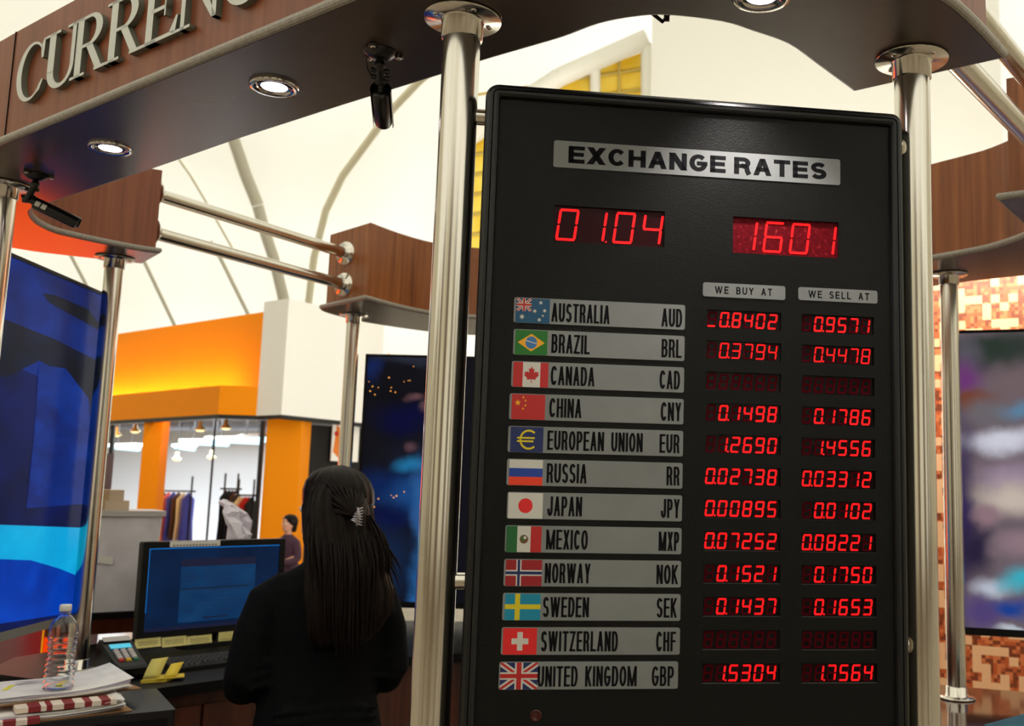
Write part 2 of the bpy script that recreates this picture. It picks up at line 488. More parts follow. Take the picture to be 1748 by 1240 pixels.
C_POLY = [(-1.498, 4.493), (-1.221, 4.237)] + spline([(-1.221, 4.237), (-1.126, 4.436), (-1.0, 4.60), (-0.816, 4.677), (-0.6, 4.68), (-0.4, 4.60), (-0.2, 4.45), (-0.02, 4.25)])[1:] + \
    [(0.22, 4.5)] + spline([(0.22, 4.5), (0.0, 4.9), (-0.35, 5.13), (-0.9, 5.184), (-1.118, 5.105), (-1.382, 4.848), (-1.498, 4.6), (-1.498, 4.493)])[1:-1]
B_POLY = [(0.958, 2.596), (1.19, 2.45)] + spline([(1.19, 2.45), (1.45, 2.65), (1.66, 2.95), (1.70, 3.2), (1.58, 3.38), (1.37, 3.494), (1.176, 3.639), (1.0, 3.82), (0.92, 3.92)])[1:] + \
    [(0.70, 3.68)] + spline([(0.70, 3.68), (0.83, 3.50), (0.979, 3.304), (1.053, 3.221), (1.12, 3.134), (1.174, 2.986), (1.16, 2.88), (1.103, 2.803), (0.958, 2.596)])[1:-1]

def canopy(name, label, poly, ztop, wood):
    t = thing(name, label, 'canopy', (sum(a for a, b in poly) / len(poly), sum(b for a, b in poly) / len(poly), ZS))
    b = MB(); b.prism(inset(poly, -0.001), ZS, ZS + 0.02, SOFFIT); b.build('soffit_panel', t)
    b = MB(); rings = []
    for off, h in ((0.0, 0.0003), (0.005, 0.002), (0.008, 0.006), (0.009, 0.011), (0.008, 0.016), (0.005, 0.020), (-0.03, 0.0225)):
        rings.append([Vector((x, y, ZS + h)) for x, y in inset(poly, off)])
    n = len(poly)
    vs = [p for r in rings for p in r]; fs = []
    for i in range(len(rings) - 1):
        for k in range(n):
            fs.append((i * n + k, i * n + (k + 1) % n, (i + 1) * n + (k + 1) % n, (i + 1) * n + k))
    b.add(vs, fs, BEAD, False)
    o = b.build('edge_trim', t); tag(o, 'rounded pale grey edge')
    b = MB(); b.prism(inset(poly, -0.02), ZS + 0.0215, ztop, wood); b.build('fascia', t)
    return t
can = canopy('kiosk_canopy', 'long brown wood canopy with raised silver lettering and downlights underneath', AD, 2.712, WOOD_DARK)
canopy('kiosk_canopy', 'separate brown wood canopy over the dark blue display behind the woman', C_POLY, 2.757, WOOD)
canopy('kiosk_canopy', 'separate brown wood canopy in front of the orange mosaic wall', B_POLY, 2.752, WOOD)

# raised letters on the front fascia
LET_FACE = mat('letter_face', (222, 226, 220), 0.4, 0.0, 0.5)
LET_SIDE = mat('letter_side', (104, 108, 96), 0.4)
def arc(cx, cz, rx, rz, a0, a1, n=16):
    return [(cx + rx * math.cos(math.radians(a0 + (a1 - a0) * i / n)), cz + rz * math.sin(math.radians(a0 + (a1 - a0) * i / n))) for i in range(n + 1)]
def letter_shapes(ch):
    R = []
    box = lambda a, b, c, d: R.append([(a, c), (b, c), (b, d), (a, d)])
    if ch == 'C':
        o = arc(0.52, 0.5, 0.52, 0.52, 48, 318, 26); i = arc(0.57, 0.5, 0.39, 0.47, 40, 325, 26)
        for k in range(26):
            R.append([o[k], o[k + 1], i[k + 1], i[k]])
        R.append([(0.88, 0.66), (0.95, 0.66), (0.97, 1.0), (0.93, 1.0), (0.83, 0.88)])
        R.append([(0.80, 0.06), (0.90, 0.10), (1.0, 0.26), (0.96, 0.28), (0.86, 0.18)])
    if ch == 'U':
        box(0.12, 0.30, 0.30, 1.0); box(0.76, 0.86, 0.30, 1.0); box(0.0, 0.42, 0.955, 1.0); box(0.62, 1.0, 0.955, 1.0)
        o = arc(0.49, 0.32, 0.37, 0.34, 180, 360, 18); i = arc(0.53, 0.32, 0.23, 0.27, 180, 360, 18)
        for k in range(18):
            R.append([o[k], o[k + 1], i[k + 1], i[k]])
    if ch == 'R':
        box(0.12, 0.30, 0.0, 1.0); box(0.0, 0.42, 0.0, 0.045); box(0.0, 0.30, 0.955, 1.0)
        box(0.28, 0.50, 0.945, 1.0); box(0.28, 0.50, 0.465, 0.52)
        o = arc(0.48, 0.7325, 0.37, 0.2675, -90, 90, 14); i = arc(0.48, 0.7325, 0.19, 0.2125, -90, 90, 14)
        for k in range(14):
            R.append([o[k], o[k + 1], i[k + 1], i[k]])
        R.append([(0.40, 0.50), (0.58, 0.50), (0.90, 0.045), (0.72, 0.045)])
        box(0.70, 1.02, 0.0, 0.05)
    if ch == 'E':
        box(0.12, 0.31, 0.0, 1.0); box(0.0, 0.42, 0.0, 0.05); box(0.0, 0.90, 0.945, 1.0); box(0.28, 0.66, 0.47, 0.53); box(0.28, 0.96, 0.0, 0.06)
        R.append([(0.84, 0.75), (0.90, 0.75), (0.92, 1.0), (0.74, 0.95)]); R.append([(0.62, 0.36), (0.66, 0.36), (0.66, 0.64), (0.62, 0.64)])
        R.append([(0.80, 0.055), (0.96, 0.0), (1.02, 0.28), (0.97, 0.28)])
    if ch == 'N':
        box(0.12, 0.21, 0.0, 1.0); box(0.80, 0.89, 0.0, 1.0); box(0.0, 0.34, 0.0, 0.045); box(0.0, 0.24, 0.955, 1.0); box(0.68, 1.0, 0.955, 1.0)
        R.append([(0.10, 1.0), (0.34, 1.0), (0.89, 0.0), (0.80, 0.0), (0.76, 0.06)])
    if ch == 'Y':
        box(0.41, 0.59, 0.0, 0.5); box(0.30, 0.70, 0.0, 0.045); box(0.0, 0.36, 0.955, 1.0); box(0.68, 1.0, 0.955, 1.0)
        R.append([(0.08, 1.0), (0.28, 1.0), (0.59, 0.46), (0.41, 0.46)]); R.append([(0.78, 1.0), (0.88, 1.0), (0.57, 0.42), (0.48, 0.48)])
    return R
_d = Vector((0.8175, -0.576, 0)).normalized(); _n = Vector((_d.y, -_d.x, 0))
_O = Vector((-1.584, 2.324, 0)) - _n * 0.02
def front(a, z, h):
    return _O + _d * a + _n * h + Vector((0, 0, z))
for ch, x, w in (('C', 0.036, 0.142), ('U', 0.176, 0.174), ('R', 0.314, 0.158), ('R', 0.466, 0.156), ('E', 0.622, 0.136), ('N', 0.752, 0.165), ('C', 0.915, 0.142), ('Y', 1.06, 0.15)):
    b = MB()
    for P in letter_shapes(ch):
        q = [(x + a * w, 2.4985 + c * 0.142) for a, c in P]
        n = len(q)
        b.add([front(a, c, 0.0135) for a, c in q], [tuple(range(n))], LET_FACE)
        b.add([front(a, c, 0.0) for a, c in q] + [front(a, c, 0.0134) for a, c in q], [(i, (i + 1) % n, n + (i + 1) % n, n + i) for i in range(n)], LET_SIDE)
    o = b.build('raised_letter', can, False); tag(o, 'raised silver letter %s' % ch)
b = MB(); b.box(front(-0.03, 2.57, 0.0), (0.003, 0.003, 0.285), DARK); o = b.build('fascia_joint', can)

b = MB(); b.tube([at(1110, 20, 1.70), at(1131, 37, 1.71), at(1142, 24, 1.72)], 0.0035, BLACKPL, 8); b.box(at(1138, 30, 1.715), (0.010, 0.006, 0.012), BLACKPL); o = b.build('cable_clip', can)
# recessed downlights
LAMP = mat('lamp_glow', (255, 255, 255), 0.4, 0, 0.5, (255, 236, 244), 9.0)
def downlight(x, y, label, watts=9):
    t = thing('downlight', label, 'downlight', (x, y, ZS), 'downlights under the front canopy')
    b = MB(); b.lathe([(0.033, 0.0), (0.035, -0.004), (0.046, -0.007), (0.0485, -0.004), (0.0485, 0.0005)], (x, y, ZS), CHROME, 40); b.build('trim_ring', t)
    b = MB(); b.lathe([(0.033, -0.002), (0.029, 0.004), (0.026, 0.0006)], (x, y, ZS - 0.003), CHROME, 32); b.build('reflector', t)
    b = MB(); b.lathe([(0.0, -0.007), (0.014, -0.006), (0.025, -0.003), (0.027, -0.0005)], (x, y, ZS), LAMP, 28); b.build('lamp_lens', t)
    l = bpy.data.lights.new('downlight_beam', 'SPOT'); l.energy = watts; l.spot_size = math.radians(95); l.spot_blend = 0.7; l.shadow_soft_size = 0.03; l.color = (1.0, 0.93, 0.9)
    lo = bpy.data.objects.new('downlight_beam', l); lo.location = (x, y, ZS - 0.03); COL.objects.link(lo)
downlight(-0.764, 1.919, 'glowing chrome downlight beneath the letters, beside the hanging camera')
downlight(-1.310, 2.316, 'glowing chrome downlight near the left end, beside the small camera by the edge pole')
downlight(0.178, 1.509, 'chrome downlight cut off by the top edge above the rate board', 16)

# ------------------------------------------------------------------ poles and tubes
def screw(b, p, ax=(0, 0, -1)):
    b.lathe([(0.0, 0.002), (0.004, 0.002), (0.0048, 0.0), (0.0048, -0.004)], p, CHROME, 10, ax)
    b.box(Vector(p) + Vector(ax) * 0.0021, (0.005, 0.0012, 0.0006) if abs(ax[2]) > 0.5 else (0.001, 0.001, 0.005), DARK)
def pole(x, y, zb, label, base=False, rot=0.5):
    r = 0.03175
    t = thing('support_pole', label, 'pole', (x, y, zb), 'steel poles carrying the kiosk canopy')
    b = MB(); b.tube([(x, y, zb), (x, y, ZS - 0.002)], r, STEEL, 48, True); b.build('pole_tube', t)
    b = MB(); b.lathe([(0.034, -0.0005), (0.064, -0.0005), (0.0665, -0.003), (0.0655, -0.006), (0.038, -0.007), (0.0355, -0.010), (0.0350, -0.040), (0.0318, -0.042)], (x, y, ZS), STEEL, 48)
    f = b.build('top_flange', t)
    b = MB()
    for k in range(4):
        a = rot + k * math.pi / 2
        screw(b, (x + 0.049 * math.cos(a), y + 0.049 * math.sin(a), ZS - 0.0066))
    b.build('screws', f)
    if base:
        b = MB(); b.lathe([(0.0318, 0.042), (0.0350, 0.040), (0.0355, 0.010), (0.040, 0.008), (0.0605, 0.007), (0.0625, 0.004), (0.060, 0.0005), (0.03, 0.0005)], (x, y, zb), STEEL, 48)
        f = b.build('base_flange', t)
        b = MB()
        for k in range(4):
            a = rot + k * math.pi / 2
            screw(b, (x + 0.049 * math.cos(a), y + 0.049 * math.sin(a), zb + 0.0075), (0, 0, 1))
        b.build('screws', f)
pole(-0.324, 1.607, ZC, 'thick steel pole beside the left edge of the rate board', rot=0.55)
pole(0.482, 1.730, ZC, 'thick steel pole beside the right edge of the rate board', rot=0.62)
pole(-1.774, 2.639, ZC, 'steel pole at the left edge, under the small tilted camera')
pole(-1.934, 3.516, ZC, 'slim steel pole standing behind the card terminal, against the blue screen', True)
pole(-1.387, 4.633, ZC, 'distant steel pole behind the woman, against the white shop corner', True)
pole(1.098, 3.496, ZC - 0.025, 'slim steel pole with round foot beside the cloudy display', True)

def rail(p, q, label, r=0.0245):
    p, q = Vector(p), Vector(q); d = (q - p).normalized()
    t = thing('canopy_tube', label, 'tube', p, 'twin steel tubes joining the canopies')
    b = MB(); b.tube([p, q], r, STEEL, 40); b.build('tube', t)
    for e, s in ((p, 1), (q, -1)):
        b = MB(); b.lathe([(0.026, 0.03), (0.028, 0.028), (0.029, 0.007), (0.052, 0.006), (0.054, 0.003), (0.054, 0.0005), (0.02, 0.0005)], e, STEEL, 40, d * s)
        b.build('end_flange', t)
dn = (Vector((-1.36, 4.365)) - Vector((-1.815, 3.52)))
for z, nm in ((2.642, 'upper steel tube between the left canopies, behind the downlights'), (2.497, 'lower steel tube between the left canopies, above the orange shop')):
    rail((-1.808 + 0.0, 3.503, z), (-1.366, 4.383, z), nm)
for z, nm in ((2.655, 'upper steel tube at the top right corner running to the mosaic side canopy'), (2.497, 'lower steel tube at the right running to the mosaic side canopy')):
    rail((0.522, 1.789, z), (1.082, 2.540, z), nm, 0.0265)

# ------------------------------------------------------------------ the exchange rate board
YAW = math.radians(7.683)
BU = Vector((math.cos(YAW), math.sin(YAW), 0)); BN = Vector((math.sin(YAW), -math.cos(YAW), 0))
BO = Vector((-0.324, 1.607, 0)) + BN * 0.05
def brd(u, z, h=0.0):
    return BO + BU * u + BN * h + Vector((0, 0, z))
UL, UR, ZT, ZB = 0.046, 0.7725, 2.2695, 1.07
board = thing('rate_board', 'tall black exchange rate board with red digits between two steel poles', 'sign board', brd((UL + UR) / 2, ZB, -0.04))
PEB = mat('pebbled_black', (11, 12, 11), 0.4, 0, 0.19)
noise_col(PEB, (420, 420, 420), None, 1.0, 3, 0, 0.28)
FRM = mat('black_aluminium', (19, 20, 22), 0.3, 0, 0.4)
noise_col(FRM, (300, 300, 300), None, 1.0, 2, 0, 0.12)
PLATE = noise_col(mat('grey_plate', rough=0.38), (5, 5, 5), [(0.3, (113, 116, 116)), (0.7, (124, 127, 127))], 2.0, 4)
INK = mat('black_ink', (20, 20, 22), 0.7, 0, 0.06)
# frame: rounded profile swept round the outline
b = MB(); rings = []
for d, h in ((0.0, -0.095), (0.0, -0.012), (0.003, -0.004), (0.008, 0.0), (0.0125, 0.001), (0.0135, -0.001), (0.0145, 0.001), (0.019, 0.0005), (0.0225, -0.002), (0.0245, -0.006), (0.0245, -0.012)):
    rings.append([brd(a, z, h) for a, z in rrect(UL + d, UR - d, ZB + d, ZT - d, max(0.022 - d, 0.003), 6)])
b.loft(rings, FRM, False, False)
fr = b.build('frame', board)
b = MB(); b.add([brd(a, z, -0.095) for a, z in rrect(UL, UR, ZB, ZT, 0.022, 6)], [tuple(range(28))], FRM); b.build('back_panel', board)
# corner joints
for (a, z, nm) in ((UL + 0.012, ZT - 0.026, 0), (UR - 0.012, ZT - 0.026, 0)):
    pass
ROW0, PITCHZ = 1.9085, 0.0525
wins = []
for i in range(12):
    z1 = 1.9032 - 0.05232 * i
    wins.append((0.4262, 0.5542, z1 - 0.0312, z1)); wins.append((0.5900, 0.7176, z1 - 0.0316, z1 - 0.0004))
wins.append((0.1663, 0.3520, 2.0053, 2.0676)); wins.append((0.4696, 0.6553, 2.0028, 2.0662))
# black face with the display openings cut out
U0, U1, V0, V1 = UL + 0.024, UR - 0.024, ZB + 0.024, ZT - 0.024
us = sorted({U0, U1} | {w[0] for w in wins} | {w[1] for w in wins}); vz = sorted({V0, V1} | {w[2] for w in wins} | {w[3] for w in wins})
b = MB(); H0 = -0.010
for i in range(len(us) - 1):
    for j in range(len(vz) - 1):
        cu, cv = (us[i] + us[i + 1]) / 2, (vz[j] + vz[j + 1]) / 2
        if any(w[0] < cu < w[1] and w[2] < cv < w[3] for w in wins):
            continue
        b.add([brd(us[i], vz[j], H0), brd(us[i + 1], vz[j], H0), brd(us[i + 1], vz[j + 1], H0), brd(us[i], vz[j + 1], H0)], [(0, 1, 2, 3)], PEB)
b.build('face_panel', board)

REDLIT = mat('lit_red_segment', (200, 10, 16), 0.4, 0, 0.3, (255, 10, 18), 1.35)
REDOFF = mat('unlit_red_segment', (80, 5, 18), 0.9, 0, 0.02)
WINBG = mat('dark_red_filter', (12, 3, 5), 0.25, 0, 0.2)
WINBG2 = noise_col(mat('dusty_filter_reflection', (110, 8, 20), 0.5, 0, 0.08), (160, 160, 160), [(0.35, (84, 3, 14)), (0.62, (104, 6, 20)), (0.75, (160, 50, 52))], 1.0, 4)  # dust specks, and a red reflection painted into the time window's colour
WINBG3 = mat('deep_red_filter', (42, 4, 11), 0.3, 0, 0.12)
LIT_LIP = mat('lit_window_lip', (92, 90, 84), 0.3)  # lower edge painted paler than the black ones, as if it caught light
SEGS = {'0': 'abcdef', '1': 'bc', '2': 'abged', '3': 'abgcd', '4': 'fgbc', '5': 'afgcd', '6': 'afgedc', '7': 'abc', '8': 'abcdefg', '9': 'abcfgd', '_': 'd', ' ': ''}
def digit(ch, u0, z0, w, h, th, lit, off, hh, dot=False, gap=0.0008, slant=0.12):
    mid = z0 + h / 2
    def P(a, z): return brd(a + (z - mid) * slant, z, hh)
    def hs(z): return [(u0 + gap, z), (u0 + th * 0.6, z + th / 2), (u0 + w - th * 0.6, z + th / 2), (u0 + w - gap, z), (u0 + w - th * 0.6, z - th / 2), (u0 + th * 0.6, z - th / 2)]
    def vs_(a, za, zb): return [(a, za + gap), (a + th / 2, za + th * 0.6), (a + th / 2, zb - th * 0.6), (a, zb - gap), (a - th / 2, zb - th * 0.6), (a - th / 2, za + th * 0.6)]
    shp = {'a': hs(z0 + h - th / 2), 'g': hs(mid), 'd': hs(z0 + th / 2), 'f': vs_(u0 + th / 2, mid, z0 + h - th / 3), 'b': vs_(u0 + w - th / 2, mid, z0 + h - th / 3),
           'e': vs_(u0 + th / 2, z0 + th / 3, mid), 'c': vs_(u0 + w - th / 2, z0 + th / 3, mid)}
    for s, pl in shp.items():
        if s in SEGS[ch]:
            lit.add([P(a, z) for a, z in pl], [tuple(range(6))], REDLIT)
        elif off is not None:
            off.add([P(a, z) for a, z in pl], [tuple(range(6))], REDOFF)
    if dot:
        c = [(u0 + w + 0.0022 + 0.0016 * math.cos(k * 0.785), z0 + 0.0016 + 0.0016 * math.sin(k * 0.785)) for k in range(8)]
        lit.add([brd(a - 0.0015, z, hh) for a, z in c], [tuple(range(8))], REDLIT)
def display(w, cells, label, bgm, th, cw, ch_h, ghosts=True, x0=None, pitch=None, zoff=0.0):
    a0, a1, z0, z1 = w
    b = MB()
    b.add([brd(a0, z0, -0.0145), brd(a1, z0, -0.0145), brd(a1, z1, -0.0145), brd(a0, z1, -0.0145)], [(0, 1, 2, 3)], bgm)
    b.add([brd(a0, z0, -0.0145), brd(a1, z0, -0.0145), brd(a1, z0, -0.0100), brd(a0, z0, -0.0100)], [(0, 1, 2, 3)], LIT_LIP)
    for p, q in (((a0, z0), (a0, z1)), ((a1, z0), (a1, z1)), ((a0, z1), (a1, z1))):
        b.add([brd(*p, -0.0145), brd(*q, -0.0145), brd(*q, -0.0100), brd(*p, -0.0100)], [(0, 1, 2, 3)], BLACKPL)
    o = b.build('digit_window', board, False)
    if label: o['label'] = label
    lit, off = MB(), MB()
    n = len(cells)
    pitch = pitch or (a1 - a0 - 0.003) / n
    x0 = x0 if x0 is not None else a0 + 0.0024
    zb = (z0 + z1) / 2 - ch_h / 2 + zoff
    for k, c in enumerate(cells):
        digit(c[0], x0 + pitch * k, zb, cw, ch_h, th, lit, off if ghosts else None, -0.0139, len(c) > 1)
    if lit.v: lit.build('lit_digits', o, False)
    if off.v: off.build('unlit_digits', o, False)
def cells(s):
    out = []
    for c in s:
        if c == '.': out[-1] += '.'
        else: out.append(c)
    return out
COUNTRY = [('AUSTRALIA', 'AUD'), ('BRAZIL', 'BRL'), ('CANADA', 'CAD'), ('CHINA', 'CNY'), ('EUROPEAN UNION', 'EUR'), ('RUSSIA', 'RR'), ('JAPAN', 'JPY'), ('MEXICO', 'MXP'), ('NORWAY', 'NOK'), ('SWEDEN', 'SEK'), ('SWITZERLAND', 'CHF'), ('UNITED KINGDOM', 'GBP')]
BUY = ['_0.8402', ' 0.3794', '      ', ' 0.1498', ' 1.2690', '0.02738', '0.00895', '0.07252', ' 0.1521', ' 0.1437', '      ', ' 1.5304']
SELL = [' 0.9571', ' 0.4478', '      ', ' 0.1786', ' 1.4556', '0.03312', ' 0.0102', '0.08221', ' 0.1750', ' 0.1653', '      ', ' 1.7564']
for i in range(12):
    for s, col, w in ((BUY[i], 'buying', wins[2 * i]), (SELL[i], 'selling', wins[2 * i + 1])):
        bold = 0.0031 if i not in (1,) else 0.0025
        display(w, cells(s), '%s rate window of the %s row' % (col, COUNTRY[i][0].title()), WINBG, bold, 0.0152, 0.0262, True)
wd, wt = wins[24], wins[25]
display(wd, ['0', '1.', '0', '4'], 'date window reading 01.04', WINBG3, 0.0042, 0.0335, 0.0545, False, wd[0] + 0.0060, 0.0475, -0.0005)
display(wt, ['1', '6', '0', '1'], 'time window reading 16 01', WINBG2, 0.0042, 0.0335, 0.0545, False, wt[0] + 0.0085, 0.0465, 0.0)

# flags: coloured shapes in a unit rectangle, drawn in thin layers
def clip(poly, x0, x1, y0, y1):
    def side(P, f, cut):
        out = []
        for i in range(len(P)):
            a, b_ = P[i - 1], P[i]
            fa, fb = f(a), f(b_)
            if fa >= 0: 
                if fb >= 0: out.append(b_)
                else: out.append(cut(a, b_, fa, fb))
            elif fb >= 0:
                out.append(cut(a, b_, fa, fb)); out.append(b_)
        return out
    cut = lambda a, b_, fa, fb: (a[0] + (b_[0] - a[0]) * fa / (fa - fb), a[1] + (b_[1] - a[1]) * fa / (fa - fb))
    for f in (lambda p: p[0] - x0, lambda p: x1 - p[0], lambda p: p[1] - y0, lambda p: y1 - p[1]):
        poly = side(poly, f, cut)
        if len(poly) < 3: return []
    return poly
FC = {n: mat('flag_' + n, c, 0.4) for n, c in dict(red=(176, 28, 30), bright=(214, 30, 34), navy=(10, 30, 88), blue=(20, 60, 150), white=(196, 194, 186), green=(16, 104, 26), yellow=(226, 160, 24),
      gold=(206, 186, 20), teal=(0, 72, 108), sky=(0, 128, 160), orange=(222, 56, 22), darkred=(146, 20, 30), dgreen=(20, 92, 44), brown=(96, 66, 36), steel=(52, 110, 170)).items()}
def R(x0, x1, y0, y1, c): return (c, [(x0, y0), (x1, y0), (x1, y1), (x0, y1)])
def band(ax, ay, bx, by, w, c):
    d = Vector((bx - ax, by - ay)).normalized(); n = Vector((-d.y, d.x)) * w / 2
    return (c, [(ax + n.x, ay + n.y), (ax - n.x, ay - n.y), (bx - n.x, by - n.y), (bx + n.x, by + n.y)])
def star(cx, cy, r, n, c, inner=0.45, asp=0.72):
    return (c, [(cx + (r if k % 2 == 0 else r * inner) * math.sin(math.pi * k / n) * asp, cy + (r if k % 2 == 0 else r * inner) * math.cos(math.pi * k / n)) for k in range(2 * n)])
def disc(cx, cy, r, c, asp=0.72, n=24):
    return (c, [(cx + r * asp * math.cos(2 * math.pi * k / n), cy + r * math.sin(2 * math.pi * k / n)) for k in range(n)])
def jack(s=1.0, ox=0.0, oy=0.0, w=1.0, base='navy'):
    sh = [R(0, 1, 0, 1, base), band(-.1, -.1, 1.1, 1.1, .2, 'white'), band(-.1, 1.1, 1.1, -.1, .2, 'white'), band(-.1, -.1, 1.1, 1.1, .08, 'red'), band(-.1, 1.1, 1.1, -.1, .08, 'red'),
          R(0.39, .61, 0, 1, 'white'), R(0, 1, .36, .64, 'white'), R(.435, .565, 0, 1, 'red'), R(0, 1, .42, .58, 'red')]
    out = []
    for c, P in sh:
        P = clip(P, 0, 1, 0, 1)
        if P: out.append((c, [(ox + a * w, oy + q * s) for a, q in P]))
    return out
leaf = [(0, .46), (.07, .30), (.16, .34), (.13, .10), (.24, .20), (.27, .13), (.40, .16), (.36, .02), (.42, -.02), (.22, -.20), (.25, -.28), (.02, -.24), (.02, -.46), (-.02, -.46), (-.02, -.24), (-.25, -.28), (-.22, -.20), (-.42, -.02), (-.36, .02), (-.40, .16), (-.27, .13), (-.24, .20), (-.13, .10), (-.16, .34), (-.07, .30)]
def ring(cx, cy, r, th, a0, a1, c, asp=0.72):
    o = arc(cx, cy, r * asp, r, a0, a1, 20); i = arc(cx, cy, (r - th) * asp, r - th, a0, a1, 20)
    return [(c, [o[k], o[k + 1], i[k + 1], i[k]]) for k in range(20)]
FLAGS = [
    [R(0, 1, 0, 1, 'teal')] + jack(0.53, 0.02, 0.47, 0.44) + [star(.19, .24, .12, 7, 'white'), star(.73, .84, .09, 7, 'white'), star(.56, .49, .09, 7, 'white'), star(.85, .52, .09, 7, 'white'), star(.70, .14, .09, 7, 'white'), star(.80, .31, .06, 5, 'white')],
    [R(0, 1, 0, 1, 'green'), ('yellow', [(.08, .5), (.5, .14), (.92, .5), (.5, .86)]), disc(.5, .5, .25, 'steel'), band(.33, .58, .67, .46, .035, 'white')],
    [R(0, 1, 0, 1, 'white'), R(0, .27, 0, 1, 'red'), R(.77, 1, 0, 1, 'red'), ('red', [(.52 + a * .52, .5 + q * .74) for a, q in leaf])],
    [R(0, 1, 0, 1, 'red'), star(.18, .66, .14, 5, 'yellow'), star(.34, .88, .06, 5, 'yellow'), star(.41, .75, .06, 5, 'yellow'), star(.41, .56, .06, 5, 'yellow'), star(.34, .43, .06, 5, 'yellow')],
    [R(0, 1, 0, 1, 'navy')] + ring(.56, .5, .40, .08, 48, 312, 'gold') + [R(.2, .74, .53, .60, 'gold'), R(.2, .70, .40, .47, 'gold')],
    [R(0, 1, .67, 1, 'white'), R(0, 1, .33, .67, 'blue'), R(0, 1, 0, .33, 'orange')],
    [R(0, 1, 0, 1, 'white'), disc(.5, .5, .29, 'bright')],
    [R(0, 1, 0, 1, 'white'), R(0, .31, 0, 1, 'dgreen'), R(.69, 1, 0, 1, 'red'), disc(.5, .5, .17, 'brown'), disc(.47, .52, .07, 'green'), disc(.53, .56, .06, 'white')],
    [R(0, 1, 0, 1, 'darkred'), R(.29, .43, 0, 1, 'white'), R(0, 1, .39, .61, 'white'), R(.325, .395, 0, 1, 'navy'), R(0, 1, .445, .555, 'navy')],
    [R(0, 1, 0, 1, 'sky'), R(.28, .42, 0, 1, 'gold'), R(0, 1, .42, .60, 'gold')],
    [R(0, 1, 0, 1, 'bright'), R(.42, .58, .15, .85, 'white'), R(.25, .75, .39, .61, 'white')],
    jack()]
NAMEX = [(942, 1041), (943, 1008), (941, 1016), (938, 993), (934, 1097), (933, 1001), (935, 994), (932, 1003), (930, 1008), (926, 1005), (924, 1056), (917, 1087)]
CODEX = [(1130, 1166), (1131, 1166), (1128, 1164), (1129, 1165), (1126, 1161), (1138, 1161), (1130, 1163), (1125, 1161), (1122, 1160), (1122, 1158), (1122, 1157), (1113, 1152)]
FLAGX = [(882, 939), (882, 936), (878, 937), (875, 931), (872, 927), (870, 926), (869, 927), (865, 924), (864, 925), (862, 922), (860, 917), (854, 917)]
PL0 = [879, 879, 875, 871, 868, 866, 867, 863, 861, 858, 857, 852]; PL1 = [1171, 1171, 1171, 1169, 1167, 1166, 1167, 1165, 1165, 1164, 1164, 1159]
for i in range(12):
    z1 = ROW0 - PITCHZ * i; z0 = z1 - 0.0420
    a0 = 0.1062 + (-0.0015 if i in (3, 4, 5, 11) else 0.001 if i in (1, 6) else 0); a1 = 0.389 - (0.0022 if i == 11 else 0)
    def px2u(p): return a0 + (p - PL0[i]) / (PL1[i] - PL0[i]) * (a1 - a0)
    b = MB(); b.prism(rrect(a0, a1, z0, z1, 0.0035, 4), -0.0102, -0.0085, PLATE, brd)
    o = b.build('name_plate', board); o['label'] = 'grey plate reading %s %s' % COUNTRY[i]
    b = MB(); f0, f1 = px2u(FLAGX[i][0]), px2u(FLAGX[i][1])
    for k, (c, P) in enumerate(FLAGS[i]):
        b.poly([(f0 + a * (f1 - f0), z0 + 0.0004 + q * (z1 - z0 - 0.0016)) for a, q in P], -0.0083 + 0.00004 * k, FC[c], brd)
    fo = b.build('flag', o, False); fo['label'] = 'printed flag beside %s' % COUNTRY[i][0]
    b = MB()
    tz0 = z0 + (0.0052 if i not in (0, 11) else 0.0042)
    text_polys(COUNTRY[i][0], INK, b, brd, px2u(NAMEX[i][0]), px2u(NAMEX[i][1]), tz0, tz0 + 0.0310, -0.0082, 0.0038, 0.0035, 0.0016)
    b.build('country_name', o, False)
    b = MB()
    text_polys(COUNTRY[i][1], INK, b, brd, px2u(CODEX[i][0]), px2u(CODEX[i][1]), tz0, tz0 + 0.0305, -0.0082, 0.0038, 0.0035, 0.0016)
    b.build('currency_code', o, False)
def plate(a0, a1, z0, z1, txt, tx0, tx1, tz0, tz1, sx, sy, gap):
    b = MB(); b.prism(rrect(a0, a1, z0, z1, 0.004, 4), -0.0102, -0.0085, PLATE, brd)
    o = b.build('heading_plate', board); o['label'] = 'grey plate reading ' + txt
    b = MB(); text_polys(txt, INK, b, brd, tx0, tx1, tz0, tz1, -0.0082, sx, sy, gap); b.build('lettering', o, False)
plate(0.1620, 0.6585, 2.1322, 2.1786, 'EXCHANGE RATES', 0.1868, 0.6340, 2.1408, 2.1704, 0.0088, 0.0068, 0.0046)
plate(0.4186, 0.5609, 1.9250, 1.9490, 'WE BUY AT', 0.4390, 0.5380, 1.9312, 1.9434, 0.0020, 0.0018, 0.0032)
plate(0.5838, 0.7238, 1.9265, 1.9490, 'WE SELL AT', 0.6010, 0.7090, 1.9318, 1.9440, 0.0020, 0.0018, 0.0032)
b = MB(); b.lathe([(0.0, 0.0002), (0.0065, 0.0002), (0.008, 0.0008), (0.009, 0.0)], brd(0.164, 1.2493, -0.0100), mat('sensor_red', (60, 8, 8), 0.2), 20, BN); b.build('sensor_eye', board)
# stand-off knobs to the poles
for u0, u1, z in ((0.030, 0.050, 2.225), (0.030, 0.050, 1.45), (0.768, 0.785, 2.225), (0.768, 0.785, 1.35)):
    b = MB(); b.tube([brd(u0, z, -0.05), brd(u1, z, -0.05)], 0.0135, STEEL, 20); b.build('mounting_knob', board)

